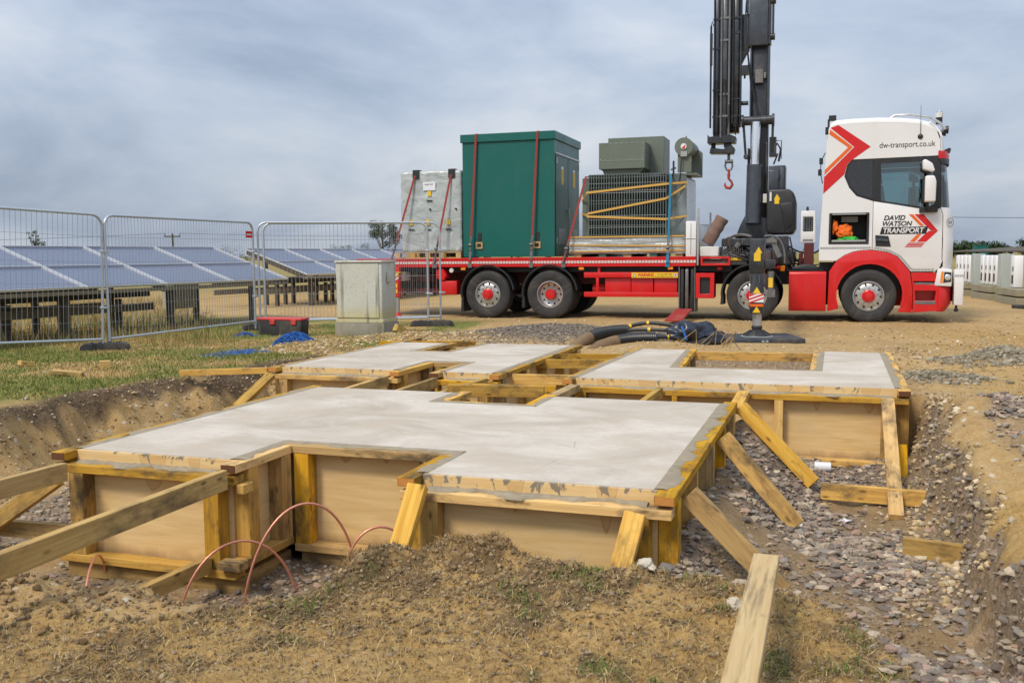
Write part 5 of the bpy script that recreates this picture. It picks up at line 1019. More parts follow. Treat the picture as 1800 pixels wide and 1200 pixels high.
b = MB(); b.bx(5.76, 5.84, .86, .95, 2.40, 2.58); b.build('cable_box', [M['whiteo']], T)
b = MB(); b.bx(5.9, 6.3, .35, .8, 1.35, 1.70); b.build('pump_box', [M['crane']], T, bevel=.015)
for s_, z_ in ((4.98, 1.06), (6.12, 1.07)): b = MB().lathe([(0, -.06), (.04, -.05), (.045, .0), (.02, .05), (0, .05)], (s_, .1, z_), 'x', 12); b.build('red_coupling', [M['red']], T)
# front outrigger: beam reaching out to the near side, leg on its pad
OS, OYN = 5.99, -4.32
b = MB(); b.bx(OS - .14, OS + .14, -2.4, .6, 1.16, 1.44); b.bx(OS - .11, OS + .11, OYN + .1, -2.4, 1.19, 1.41); ob_ = b.build('outrigger_beam', [M['crane']], T, bevel=.01)
b = MB(); b.bx(OS - .115, OS + .105, OYN - .15, OYN + .14, 1.05, 1.58); b.bx(OS - .125, OS + .26, OYN - .1, OYN + .1, 1.12, 1.26); b.bx(OS - .105, OS + .095, OYN - .14, OYN + .10, .42, 1.06)
ol = b.build('outrigger_leg', [M['crane']], T, bevel=.012, seg=2)
b = MB(); b.bar((OS + .20, OYN - .05, 1.60), (OS + .33, OYN - .05, 1.30), .09, .07); b.bx(OS + .13, OS + .28, OYN - .12, OYN + .05, 1.52, 1.58); b.cyl((OS + .2, OYN - .06, 1.08), (OS + .2, OYN - .06, .72), .05, .05, 12); b.bx(OS + .14, OS + .27, OYN - .1, OYN, .68, .80); b.tube(bez((OS - .1, OYN - .1, 1.62), (OS - .5, OYN + .3, 1.75), (OS - .7, -3, 1.5), (OS - .6, -.2, 1.3)), .02, 8); b.tube(bez((OS + .1, OYN - .1, 1.62), (OS + .3, OYN, 1.68), (OS + .42, OYN, 1.5), (OS + .40, OYN, 1.2)), .016, 8)
for k in range(4): b.cyl((OS - .1 + k * .07, OYN - .16, 1.02), (OS - .1 + k * .07, OYN - .16, .9), .006, .006, 5)
b.build('leg_valve', [M['steel']], ol)
ly = OYN - .143
for z_ in (.74, .44 - .0): MB().prism([(OS - .06, z_), (OS + .06, z_), (OS, z_ + .10)], 'y', ly - .004, ly).build('warning_label', [M['yellow']], ol)
MB().prism([(OS - .05, 1.24), (OS + .05, 1.24), (OS + .05, 1.36), (OS + .075, 1.36), (OS + .02, 1.46), (OS - .035, 1.36), (OS - .05, 1.36)], 'y', OYN - .155, OYN - .1505).build('warning_label', [M['yellow']], ol); MB().bx(OS + .17, OS + .235, OYN - .115, OYN - .11, .83, .98).build('warning_label', [M['yellow']], ol)
MB().bx(OS - .1, OS + .1, ly - .004, ly, .535, .575).build('orange_band', [M['orange']], ol)
bd_ = MB().bx(OS - .115, OS + .105, ly - .004, ly, .60, .735).build('warning_board', [M['white']], ol)
for k in range(3): MB().prism([(OS - .113, .60 + k * .055 - .02), (OS + .103, .60 + k * .055 + .06), (OS + .103, .60 + k * .055 + .085), (OS - .113, .60 + k * .055 + .005)] if k < 2 else [(OS - .113, .69), (OS + .0, .733), (OS - .113, .733)], 'y', ly - .0065, ly - .0042).build('red_stripe', [M['red']], bd_)
MB().cyl((OS, OYN, .44), (OS, OYN, .17), .07, .07, 20).build('ram_rod', [M['alu']], ol)
b = MB(); b.lathe([(.0, .23), (.075, .23), (.085, .20), (.075, .17), (.10, .15), (.20, .095), (.215, .07), (.215, .06), (0, .06)], (OS, OYN, 0.0), 'z', 24)
for k in range(8): a = k * math.tau / 8; b.bar((OS + .09 * math.cos(a), OYN + .09 * math.sin(a), .155), (OS + .205 * math.cos(a), OYN + .205 * math.sin(a), .085), .012, .03)
b.build('foot', [M['black']], ol, smooth=40)
pd = MB(); q = TRUCK @ Vector((OS, OYN, 0)); pz = gh(q.x, q.y)
pd.prism([(-.60, -.52), (.60, -.52), (.62, -.5), (.62, .5), (.60, .52), (-.60, .52), (-.62, .5), (-.62, -.5)], 'z', 0, .075)
M['padm'] = simple('rubber_pad', (0.035, 0.042, 0.055), 0.6, var=.3, dirt=(.22, .17, .11), damt=.6, dscale=5)
po = pd.build('outrigger_pad', [M['padm']], None, TRUCK @ Matrix.Translation((OS, OYN, -.012)) @ Matrix.Rotation(.30, 4, 'Z'), bevel=.012, seg=2); tag(po, 'black square pad on the soil under the extended outrigger foot', 'pad')
b = MB(); b.lathe([(.20, .076), (.225, .084), (.25, .076)], (0, 0, 0), 'z', 32); b.bx(-.05, -.01, -.526, -.522, .025, .055); b.bx(.01, .05, -.526, -.522, .025, .055); b.build('grip', [M['greytape']], po)
# ------------------------------------------------------------------ loads on the deck (truck frame)
def tloc(s, y, z=1.302): return TRUCK @ Matrix.Translation((s, y, z))
M['green'] = simple('green_enamel', (0.003, 0.108, 0.092), 0.33, var=0.04, scale=2, dirt=(0.03, 0.13, 0.10), damt=0.4, dscale=3)
M['greend'] = simple('green_enamel_dusty', (0.045, 0.125, 0.105), 0.4, var=0.1, scale=3, dirt=(0.12, 0.17, 0.15), damt=0.5, dscale=4)
M['strap'] = simple('red_webbing', (0.26, 0.035, 0.03), 0.8, var=0.2, scale=40); M['bstrap'] = simple('blue_webbing', (0.01, 0.17, 0.30), 0.7, var=0.2, scale=40)
M['pallet'] = wood('pallet_wood', (0.58, 0.41, 0.18), (0.42, 0.26, 0.09), 0.3)
# green kiosk
kg = thing('steel_kiosk', 'tall dark green steel kiosk with double doors on the flatbed', 'kiosk', tloc(.45, .10))
W0, W1, D1, H0, H1 = -1.04, 1.04, 2.22, 2.50, 2.675
MB().bx(W0, W1, 0, D1, .02, H0).build('body', [M['green']], kg, bevel=.006)
MB().bx(W0 - .035, W1 + .035, -.04, D1 + .04, H0, H1).build('roof', [M['green']], kg, bevel=.008)
MB().bx(W1 - .07, W1 + .004, -.004, .05, .03, H0 - .005).build('corner_post', [M['green']], kg)
for k in range(2):
    y0 = .10 + k * 1.03
    dd = MB().bx(W1, W1 + .018, y0, y0 + .99, .05, 2.18).build('door', [M['greend']], kg, bevel=.004)
    MB().bx(W1 + .018, W1 + .024, y0 + .2, y0 + .75, .28, .62).build('louvre_vent', [M['greytape']], dd)
    b = MB()
    for q in range(9): b.bx(W1 + .024, W1 + .034, y0 + .22, y0 + .73, .30 + q * .035, .315 + q * .035)
    b.build('louvre_blade', [M['greytape']], dd, smooth=0)
    MB().bx(W1 + .018, W1 + .022, y0 + .42, y0 + .62, 1.58, 1.90).build('warning_label', [M['yellow']], dd); MB().bx(W1 + .018, W1 + .0215, y0 + .43, y0 + .61, 1.91, 1.97).build('white_label', [M['white']], dd)
    for z in (.3, 2.0): MB().bx(W1 + .01, W1 + .035, (y0 + .01) if k == 0 else (y0 + .93), (y0 + .05) if k == 0 else (y0 + .97), z, z + .12).build('hinge', [M['alu']], dd)
b = MB(); b.cyl((W1 + .015, 1.08, 1.05), (W1 + .05, 1.08, 1.05), .025, .025, 10); b.bx(W1 + .045, W1 + .06, 1.06, 1.10, .97, 1.07); b.build('door_handle', [M['alu']], kg)
MB().bx(W1, W1 + .03, .06, D1 - .05, 2.20, 2.235).build('drip_rail', [M['alu']], kg)
for s in (-.66, .66):
    lb = MB(); lb.prism([(s - .03, .55), (s + .05, .55), (s + .03, .25), (s - .05, .25)], 'y', -.02, -.003); lo = lb.build('lifting_strap', [M['black']], kg, bevel=.004)
    MB().plate([(s - .085, .20), (s + .075, .20), (s + .075, .345), (s - .085, .345)], [[(s - .05, .235), (s + .04, .235), (s + .04, .31), (s - .05, .31)]], -.026, -.012).build('buckle', [simple('brass', (.62, .42, .20), .4, .6)], lo)
# wrapped cabinet on its pallet
def wrap_mat():
    t = NT('shrink_wrap'); v = t.tc.outputs['Object']
    wv = t.noise(t.co((1.0, 1.0, 1.7)), 1.6, 4, 0.5, 1.6); w2 = t.noise(t.co((2.2, 2.2, .7)), 1.6, 4, .5, 2.4)
    c = t.mix(t.ramp(wv, (.35, 0.0), (.7, 1.0)), (.36, .40, .405), (.50, .54, .55)); c = t.mix(t.ramp(w2, (.60, 0.0), (.70, .6)), c, (.74, .78, .80))
    return t.fin(c, t.ramp(wv, (.3, .10), (.7, .34)), 0, t.bump(t.math('ADD', wv, t.math('MULTIPLY', w2, .6)), 0.55, .06), .5)
M['wrap'] = wrap_mat()
def pallet(s, y, L, D, label):
    p = thing('pallet', label, 'pallet', tloc(s, y))
    for k in range(5): MB().bx(-L / 2, L / 2, k * (D - .1) / 4, k * (D - .1) / 4 + .1, .118, .14).build('top_board', [M['pallet']], p, smooth=0)
    for i in range(5):
        for k in range(3): q = -L / 2 + i * (L - .12) / 4; MB().bx(q, q + .12, k * (D - .1) / 2, k * (D - .1) / 2 + .1, .022, .117).build('block', [M['pallet']], p, smooth=0)
    for k in range(3): MB().bx(-L / 2, L / 2, k * (D - .1) / 2, k * (D - .1) / 2 + .1, 0, .021).build('bottom_board', [M['pallet']], p, smooth=0)
pallet(-1.50, .22, 1.60, 1.2, 'pale wooden pallet under the shrink wrapped cabinet')
wc = thing('wrapped_cabinet', 'grey cabinet in crinkled clear shrink wrap beside the green kiosk', 'cabinet', tloc(-1.43, .30, 1.445))
b = bmesh.new(); bmesh.ops.create_cube(b, size=1); bmesh.ops.subdivide_edges(b, edges=b.edges, cuts=26, use_grid_fill=True)
for v_ in b.verts:
    q = v_.co.copy(); n_ = mnoise.fractal(Vector((q.x * 5, q.y * 5, q.z * 9)), 1, 2, 5); v_.co = Vector((q.x * 1.46, q.y * 1.0 + .5, (q.z + .5) * 1.80)) + Vector((q.x, q.y, q.z)).normalized() * (.018 * n_)
me = bpy.data.meshes.new('wrapped_body'); b.to_mesh(me); b.free(); me.materials.append(M['wrap']); me.polygons.foreach_set('use_smooth', [True] * len(me.polygons)); link('wrapped_body', me, wc)
MB().bx(-.18, .12, -.024, -.018, 1.37, 1.56).build('delivery_note', [M['paper']], wc); text('DELIVERY NOTE', -.14, 1.49, .035, M['print'], wc, -.0255, 0, .2)
for s, z in ((-.48, .66), (-.08, .66), (.42, .66), (-.03, 1.30)): MB().bx(s - .042, s + .042, -.024, -.016, z - .055, z + .055).build('warning_label', [M['yellow']], wc); MB().bx(s - .07, s + .07, -.028, -.014, z - .17, z - .145).build('louvre', [M['black']], wc)
for s, z in ((-.62, .95), (-.02, .95), (.6, .95)): MB().cyl((s, -.03, z), (s, 0, z), .022, .022, 8).build('cap', [M['print']], wc)
# transformer
M['tank'] = simple('transformer_grey', (0.13, 0.155, 0.125), 0.42, var=0.06, dirt=(.2, .21, .18), damt=.35); M['tankd'] = simple('transformer_fin', (0.10, 0.125, 0.12), 0.35, var=0.12, scale=10, dirt=(.40, .46, .50), damt=.55, dscale=2)
M['wrapt'] = simple('yellow_tape', (0.60, 0.36, 0.085), 0.4, var=.12, scale=12); M['sheet'] = simple('wrap_sheet', (.52, .56, .60), .3, var=.2, scale=3, bump=.8, bscale=14)
tr_ = thing('transformer', 'grey finned transformer wrapped in film and yellow tape behind the crane', 'transformer', tloc(3.05, .15, 1.302))
X = 3.05; Z0 = 1.302
b = bmesh.new(); bmesh.ops.create_cube(b, size=1); bmesh.ops.subdivide_edges(b, edges=b.edges, cuts=22, use_grid_fill=True)
for v_ in b.verts:
    q = v_.co.copy(); n_ = mnoise.fractal(Vector((q.x * 4, q.y * 4, q.z * 7 + 5)), 1, 2, 5); v_.co = Vector((q.x * 2.46 - .02, q.y * 2.0 + 1.02, .075 + (q.z + .5) * .35 + (.0 if q.z > 0 else -.01))) + Vector((q.x, q.y, q.z)).normalized() * .02 * n_
me = bpy.data.meshes.new('wrapped_skid'); b.to_mesh(me); b.free(); me.materials.append(M['wrap']); me.polygons.foreach_set('use_smooth', [True] * len(me.polygons)); link('wrapped_skid', me, tr_)
for k in range(5): MB().bx(-1.15 + k * .54, -1.0 + k * .54, .05, 2.0, 0, .075).build('skid_block', [M['greend'] if k % 2 else M['pallet']], tr_)
for z, zz2 in ((.425, .425), (.26, .22), (.12, .13)): MB().bar((-1.25, .0, z), (1.2, .0, zz2), .012, .03).build('tape_band', [M['wrapt']], tr_)
MB().bx(-1.03, 1.18, .30, 1.85, .44, 1.68).build('tank', [M['tank']], tr_, bevel=.01)
for k in range(31):
    s = -.84 + k * 1.635 / 30; MB().bx(s - .009, s + .009, .10, .297, .45, 1.73).build('cooling_fin', [M['tankd']], tr_, smooth=0)
b = MB()
for z in (.46, .78, 1.12, 1.45, 1.72): b.bx(-.85, .81, .13, .15, z, z + .014)
b.build('fin_bar', [M['tank']], tr_, smooth=0)
b = MB()
for z in [.5 + .04 * k for k in range(30)]:
    if rng.random() < .3: b.bx(-.845, -.845 + 1.64, .0965, .098, z, z + .003 + .006 * float(rng.random()))
b.build('film_strands', [M['greytape']], tr_, smooth=0)
for p0, p1 in (((-.88, .085, 1.36), (.82, .085, 1.50)), ((.82, .085, 1.50), (1.2, .28, 1.53)), ((-.86, .085, .92), (.80, .085, 1.20)), ((.80, .085, 1.20), (1.19, .28, 1.47)), ((-.88, .085, .86), (.80, .085, .775)), ((.80, .085, .775), (1.2, .28, .84)), ((-1.04, .28, 1.2), (-.88, .085, 1.36)), ((-1.04, .28, .92), (-.86, .085, .89))):
    MB().bar(p0, p1, .006, .045).build('tape_band', [M['wrapt']], tr_, smooth=0)
MB().prism([(.82, .45), (1.19, .45), (1.19, 1.66), (1.0, 1.70), (.84, 1.58)], 'y', .27, .296).build('film_sheet', [M['tankd']], tr_); MB().bx(1.182, 1.20, .3, 1.8, .45, 1.62).build('film_sheet', [M['sheet']], tr_)
tb = MB().bx(-.65, .33, .22, .90, 1.85, 2.40).build('cable_box', [M['tank']], tr_, bevel=.006)
b = MB(); b.bx(-.655, .335, .214, .2195, 2.02, 2.026)
for k in range(9):
    s = -.61 + k * .112
    for z in (2.05, 2.375): b.cyl((s, .219, z), (s, .208, z), .009, .009, 6)
for k in range(4): b.cyl((.30, .219, 2.1 + k * .08), (.30, .208, 2.1 + k * .08), .009, .009, 6)
b.build('bolts', [M['alu']], tb)
MB().bx(-.60, .62, .92, 1.75, 1.75, 2.575).build('rear_cable_box', [M['tank']], tr_, bevel=.006); MB().prism([(-.55, 1.74), (.2, 1.74), (.3, 1.85), (-.6, 1.85)], 'y', .3, .9).build('box_neck', [M['tank']], tr_)
dm = MB().lathe([(0, 0), (.185, 0), (.19, .005), (.19, 1.0), (.185, 1.005), (0, 1.005)], (1.13, .28, 2.26), 'y', 32).build('conservator', [M['tank']], tr_)
MB().lathe([(0, -.03), (.05, -.03), (.062, -.02), (.062, 0)], (1.13, .28, 2.26), 'y', 20).build('gauge', [M['white']], dm); MB().prism([(1.09, 2.23), (1.15, 2.21), (1.17, 2.30)], 'y', .245, .249).build('gauge_needle', [M['red']], dm); MB().bx(1.07, 1.20, .262, .279, 2.06, 2.17).build('name_plate', [M['greytape']], dm); MB().cyl((1.15, .5, 2.44), (1.15, .5, 2.50), .02, .012, 8).build('filler', [M['tank']], dm)
MB().prism([(1.0, 1.74), (1.28, 1.74), (1.28, 2.2), (1.0, 2.15)], 'y', .33, .36).build('bracket', [M['tank']], tr_); MB().prism([(1.03, 1.68), (1.42, 1.68), (1.42, 2.2), (1.3, 2.3)], 'y', 1.1, 1.13).build('bracket', [M['tank']], tr_); MB().bx(.7, 1.4, .3, 1.2, 1.685, 1.72).build('top_plate', [M['tank']], tr_)
b = MB(); b.cyl((1.09, .26, 2.05), (1.05, .26, 1.5), .012, .012, 8); b.cyl((.92, .3, 1.72), (.92, .3, 1.98), .02, .02, 8); b.cyl((.86, .32, 1.8), (.97, .32, 1.84), .018, .018, 8); b.build('pipework', [M['black']], tr_)
# ratchet straps: one ribbon each, over the load to both deck edges
def strap(label, top, bot, y0, y1, zt_, mat='strap', guard=False, farshift=0.0):
    st = thing('ratchet_strap', label, 'strap', tloc(bot, -.03, 1.15)); o = Vector((bot, -.03, 1.15))
    pts = [Vector((bot, -.022, 1.14)), Vector((bot + (top - bot) * .04, -.022, 1.30)), Vector((top, y0 - .014, zt_ - .01)), Vector((top, y0 + .01, zt_ + .012)), Vector((top + farshift, y1 - .01, zt_ + .012)), Vector((top + farshift, y1 + .014, zt_)), Vector((top + farshift, 2.52, 1.2))]
    V = []; F = []
    for p in pts: V += [p - o + Vector((-.024, 0, 0)), p - o + Vector((.024, 0, 0))]
    for i in range(len(pts) - 1): F.append((2 * i, 2 * i + 1, 2 * i + 3, 2 * i + 2))
    b = MB().add(V, F); w_ = b.build('webbing', [M[mat]], st, smooth=0); md = w_.modifiers.new('t', 'SOLIDIFY'); md.thickness = .004
    k = .30; p = pts[1].lerp(pts[2], .10) - o; dr = (pts[2] - pts[1]).normalized()
    b = MB(); b.bar(p - dr * .10, p + dr * .14, .05, .035); b.bar(p + dr * .02 + Vector((.0, -.03, 0)), p + dr * .20 + Vector((.02, -.045, 0)), .05, .012); b.cyl(p + Vector((-.04, -.03, 0)) + dr * .02, p + Vector((.04, -.03, 0)) + dr * .02, .028, .028, 12)
    b.build('ratchet', [M['steel']], st, bevel=.004)
    b = MB(); b.bar(p - dr * .30, p - dr * .12, .055, .014); b.box(pts[0] - o + Vector((0, -.004, .0)), (.09, .012, .10)); b.build('hook', [M['steel'] if mat == 'strap' else M['bstrap']], st)
    if guard: b = MB(); b.box(Vector((top, y0 - .022, zt_ - .08)) - o, (.16, .012, .19)); b.box(Vector((top, y0 + .07, zt_ + .022)) - o, (.16, .18, .012)); b.build('corner_guard', [M['black']], st, bevel=.004)
strap('red strap with a black corner guard at the left end of the wrapped cabinet', -1.78, -2.29, .30, 1.3, 3.25, 'strap', True)
strap('red strap with a black corner guard beside the green kiosk', -.92, -1.24, .30, 1.3, 3.25, 'strap', True)
strap('red strap over the left part of the green kiosk', -.25, -.40, .06, 2.36, 3.975)
strap('red strap over the right part of the green kiosk', 1.14, 1.0, .06, 2.36, 3.975)
strap('red strap slanting down at the left end of the transformer', 2.14, 1.72, .28, 1.9, 3.0)
strap('blue strap at the right end of the transformer', 3.94, 3.93, .28, 1.9, 3.0, 'bstrap')
# rolled mat behind the headboard and kit in the open locker
M['mat_'] = simple('brown_matting', (0.20, 0.135, 0.105), 0.95, var=.3, scale=9, bump=.9, bscale=25, dirt=(.30, .10, .08), damt=.6, dscale=2)
mm_ = MB(); d = Vector((.33, .05, .58)).normalized(); L = .62; pr = []
m_, _ = basis((0, 0, 0), d); b = MB(); rr_ = []
for i in range(15): t = i / 14; rr_.append(.135 + .012 * mnoise.noise(Vector((t * 7, 1, 2))))
b.tube([d * (t / 14 * L) for t in range(15)], rr_, 22); b.build('x', [M['mat_']])
bpy.data.objects['x'].name = 'rolled_mat'; ro = bpy.data.objects['rolled_mat']; ro.matrix_basis = TRUCK @ Matrix.Translation((4.66, .62, 1.56)); tag(ro, 'rolled brown matting leaning behind the white headboard', 'roll')
def blob(name, label, cat, s, y, z, rx, ry, rz, mat, seed, amp=.45):
    b = bmesh.new(); bmesh.ops.create_icosphere(b, subdivisions=4, radius=1)
    for v_ in b.verts:
        q = v_.co; k = 1 + amp * mnoise.fractal(q * 1.6 + Vector((seed, 0, 0)), 1, 2, 4); v_.co = Vector((q.x * rx, q.y * ry, q.z * rz)) * k
    me = bpy.data.meshes.new(name); b.to_mesh(me); b.free(); me.materials.append(mat); me.polygons.foreach_set('use_smooth', [True] * len(me.polygons))
    return tag(link(name, me, None, TRUCK @ Matrix.Translation((s, y, z))), label, cat)
blob('work_jacket', 'crumpled orange hi-vis jacket in the open cab locker', 'jacket', 7.34, .14, 1.76, .17, .10, .13, simple('orange_cloth', (.80, .15, .012), .8, var=.3, scale=14), 3)
blob('work_jacket', 'orange hi-vis jacket sleeve hanging at the left of the cab locker', 'jacket', 7.18, .12, 1.86, .055, .06, .13, bpy.data.materials['orange_cloth'], 9)
blob('rope_coil', 'bright green rope bundle on the floor of the cab locker', 'rope', 7.43, .10, 1.615, .17, .08, .055, simple('green_rope', (.03, .42, .05), .8, var=.3, scale=20), 5)
# ------------------------------------------------------------------ mesh fence, cabinet, barrier, netting
M['galv'] = simple('galvanised_tube', (0.50, 0.54, 0.58), 0.38, 0.55, var=.12, scale=12, dirt=(.34, .35, .36), damt=.3); M['wire'] = simple('galvanised_wire', (0.36, 0.37, 0.38), 0.5, 0.4, var=.1)
M['foot'] = simple('recycled_rubber', (0.035, 0.035, 0.037), .85, var=.4, scale=8, dirt=(.2, .17, .13), damt=.6, dscale=5, bump=.5)
def fence(label, p0, p1, tagred=False, z=None):
    (x0, y0), (x1, y1) = p0, p1; L = math.hypot(x1 - x0, y1 - y0); a = math.atan2(y1 - y0, x1 - x0); z = gh(x0, y0) if z is None else z; z1 = gh(x1, y1)
    r = thing('mesh_fence', label, 'fence', TR(x0, y0, z, a) @ Matrix.Rotation(-math.atan2(z1 - z, L), 4, 'Y'), 'galvanised mesh fence panels')
    c, H = .16, 2.0; pts = [(0, 0, .03)] + [(0, 0, H - c)] + [(c - c * math.cos(R(t)), 0, H - c + c * math.sin(R(t))) for t in (22, 45, 67, 90)] + [(L - c, 0, H)] + [(L - c + c * math.sin(R(t)), 0, H - c + c * math.cos(R(t))) for t in (22, 45, 67, 90)] + [(L, 0, .03)]
    MB().tube(pts, .021, 10).build('frame_tube', [M['galv']], r, smooth=60); MB().cyl((.021, 0, .17), (L - .021, 0, .17), .019, .019, 10).build('bottom_rail', [M['galv']], r)
    b = MB(); n = int((L - .1) / .072)
    for k in range(1, n + 1): x = L * k / (n + 1); b.bar((x, .003 * math.sin(k * 1.7), .18), (x, .004 * math.sin(k), H - .01 - (max(0, c - x) if x < c else max(0, x - L + c)) * .6), .0042, .0042)
    for zz_ in (.42, .66, .98, 1.30, 1.68): b.bar((.01, -.004, zz_), (L - .01, -.004, zz_), .0042, .0042)
    w_ = b.build('wire_mesh', [M['wire']], r, smooth=0); w_['kind'] = 'stuff'
    if tagred: q = MB().bx(L - .24, L - .03, -.012, -.006, 1.72, 1.84).build('red_tag', [M['red']], r); text('Heras', L - .22, 1.755, .08, M['white'], q, -.0135, .2, .16) if False else MB().bx(L - .215, L - .06, -.0135, -.0125, 1.765, 1.79).build('tag_print', [M['white']], q)
    for zz_ in (1.45, .62): MB().bx(L - .03, L + .09, -.03, .03, zz_, zz_ + .035).build('coupler', [M['galv']], r, bevel=.006)
    return r
fence('mesh fence panel at the far left leaving the picture', (-8.12, 11.42), (-6.07, 14.12))
fence('mesh fence panel second from the left with a red tag', (-6.0, 14.20), (-4.80, 17.86), True)
fence('mesh fence panel behind the concrete cabinet', (-4.72, 17.9), (-1.62, 18.5))
fence('doubled mesh fence panel folded behind the cabinet, ending at the rear of the lorry', (-4.70, 18.24), (-1.40, 18.82))
def ffoot(label, x, y, rz, L=.66):
    b = MB(); b.prism([(-L / 2, 0), (L / 2, 0), (L / 2 - .02, .10), (L / 2 - .08, .13), (-L / 2 + .08, .13), (-L / 2 + .02, .10)], 'y', -.11, .11)
    for k in (-.2, -.07, .07, .2): b.cyl((k * L * 1.3, 0, .12), (k * L * 1.3, 0, .145), .03, .028, 10)
    tag(b.build('ballast_block', [M['foot']], None, TR(x, y, gh(x, y) - .015, rz), bevel=.012, seg=2), label, 'ballast block', 'rubber fence feet')
ffoot('black rubber foot under the two left fence panels', -6.05, 14.15, .3, .70); ffoot('black rubber foot under the tagged fence corner', -4.75, 18.0, .5)
ffoot('black rubber foot at the right end of the fence beside the lorry', -1.55, 18.55, .1, .85); ffoot('loose grey rubber fence foot beside the outrigger pad', 2.95, 14.3, .9, .72)
# concrete cabinet
def grp_mat():
    t = NT('weathered_grp'); v = t.tc.outputs['Object']
    c = t.mix(t.noise(v, 3, 5), (.46, .46, .40), (.60, .60, .54)); sp = t.n('ShaderNodeSeparateXYZ'); t.L(v, sp.inputs[0])
    c = t.mix(t.ramp(t.math('ADD', sp.outputs[2], t.math('MULTIPLY', t.noise(v, 4, 3), .3)), (.50, .75), (.72, 0.0)), c, (.52, .46, .24))
    c = t.mix(t.ramp(t.noise(t.co((9, 9, .7)), 1, 5, .6), (.56, 0.0), (.72, .75)), c, (.13, .12, .09))
    c = t.mix(t.ramp(t.vor(v, 32), (.12, .8), (.22, 0.0)), c, (.2, .19, .15)); c = t.mix(t.ramp(t.vor(t.co((1, 1, 1), (3, 1, 2)), 12), (.08, .6), (.14, 0.0)), c, (.12, .11, .08))
    return t.fin(c, .75, 0, t.bump(t.noise(v, 30, 4), .2, .004), .25)
M['grp'] = grp_mat(); M['plinth'] = simple('old_concrete', (.27, .25, .20), .95, var=.3, scale=7, bump=.6, bscale=30, dirt=(.11, .10, .05), damt=.7, dscale=4)
cx_, cy_ = -2.62, 16.35; cab = thing('utility_cabinet', 'stained off-white utility cabinet on a concrete plinth before the fence', 'utility cabinet', TR(cx_, cy_, gh(cx_, cy_) - .01, -.30))
MB().bx(-.455, .475, -.02, .62, -.05, .24).build('plinth', [M['plinth']], cab, bevel=.015, seg=2); MB().bx(-.44, .46, -.01, .60, .24, .31).build('base_ring', [M['grp']], cab, bevel=.01)
MB().bx(-.42, .44, 0, .58, .31, 1.27).build('shell', [M['grp']], cab, bevel=.012, seg=2); MB().bx(-.435, .455, -.03, .60, 1.27, 1.305).build('lid', [M['grp']], cab, bevel=.01, seg=2)
MB().bx(-.405, .385, -.018, -.001, .33, 1.25).build('door', [M['grp']], cab, bevel=.005); MB().bx(.441, .50, .18, .30, .93, 1.12).build('lock_cover', [M['grp']], cab, bevel=.02, seg=2)
# chunky black and red barrier foot
x, y = -4.02, 16.75; bf = thing('barrier_block', 'black plastic barrier block with a red top edge on the turf by the fence', 'barrier', TR(x, y, gh(x, y) - .01, -.32))
MB().prism([(-.42, .0), (.42, .0), (.45, .26), (.40, .29), (-.40, .29), (-.45, .26)], 'y', -.14, .14).build('body', [M['foot']], bf, bevel=.025, seg=2)
MB().prism([(-.455, .275), (.455, .275), (.44, .315), (-.44, .315)], 'y', -.15, .15).build('red_edge', [simple('faded_red_plastic', (.55, .05, .045), .5, var=.15)], bf, bevel=.015, seg=2)
for k in (-.12, .30): MB().bx(k - .05, k + .05, -.165, -.151, .20, .29).build('red_lug', [bpy.data.materials['faded_red_plastic']], bf, bevel=.008)
def netting(name, label, cx, cy, rx, ry, h, n, seed, r=.005):
    rn = random.Random(seed); b = MB()
    for k in range(n):
        p = []; a = rn.uniform(0, 6.28); d = rn.uniform(0, .6); x, y = cx + rx * d * math.cos(a), cy + ry * d * math.sin(a)
        for i in range(7):
            x += rn.uniform(-.3, .3) * rx; y += rn.uniform(-.3, .3) * ry; q = max(0, 1 - ((x - cx) / rx) ** 2 - ((y - cy) / ry) ** 2); p.append((x, y, gh(x, y) + .01 + h * q * rn.uniform(.3, 1)))
        b.tube(p, r, 4)
    return tag(b.build(name, [M['bluep']], None, smooth=60), label, 'netting')
netting('blue_netting', 'crumpled heap of blue netting on the turf before the cabinet', -3.28, 14.25, .34, .25, .17, 150, 3)
netting('blue_netting', 'loose blue netting strands trailing over the turf edge', -3.72, 13.0, .38, .8, .02, 26, 5, .006)
netting('blue_netting', 'small wad of blue netting behind the barrier block', -4.62, 16.5, .2, .12, .07, 40, 6)
# ------------------------------------------------------------------ cables by the outrigger
def cond_mat():
    t = NT('corrugated_duct'); v = t.tc.outputs['Object']; n_ = t.noise(v, 5, 5, .6); a = t.n('ShaderNodeAttribute', attribute_name='Col'); sp = t.n('ShaderNodeSeparateColor'); t.L(a.outputs['Color'], sp.inputs[0])
    c = t.mix(t.math('MULTIPLY', sp.outputs[0], t.ramp(n_, (.3, .7), (.5, 1.0))), (.014, .015, .018), (.19, .125, .07)); return t.fin(c, t.math('ADD', t.math('MULTIPLY', sp.outputs[0], .4), .38), 0, None, .5)
M['duct'] = cond_mat()
def duct(label, pts, r, clean):
    pp = bez(*pts, n=110); rr = [r * (1 if (i // 1) % 2 else .90) for i in range(len(pp))]; b = MB().tube(pp, rr, 18); o = b.build('cable_duct', [M['duct']], None, smooth=30)
    at = o.data.color_attributes.new('Col', 'FLOAT_COLOR', 'POINT')
    L0 = Vector(pp[0]); P = [Vector(p) for p in pp]
    for i, v_ in enumerate(o.data.vertices):
        k = min(range(0, len(P), 3), key=lambda j: (P[j] - v_.co).length_squared) / len(P); d = 1.0 if k < clean else 0.0; at.data[i].color = (d, d, d, 1)
    return tag(o, label, 'cable duct', 'corrugated black cable ducts')
duct('rear muddy corrugated cable duct emerging behind the back slab', ((.72, 13.55, -.18), (1.0, 14.1, .12), (1.25, 14.5, .20), (1.78, 14.75, .19)), .092, .5)
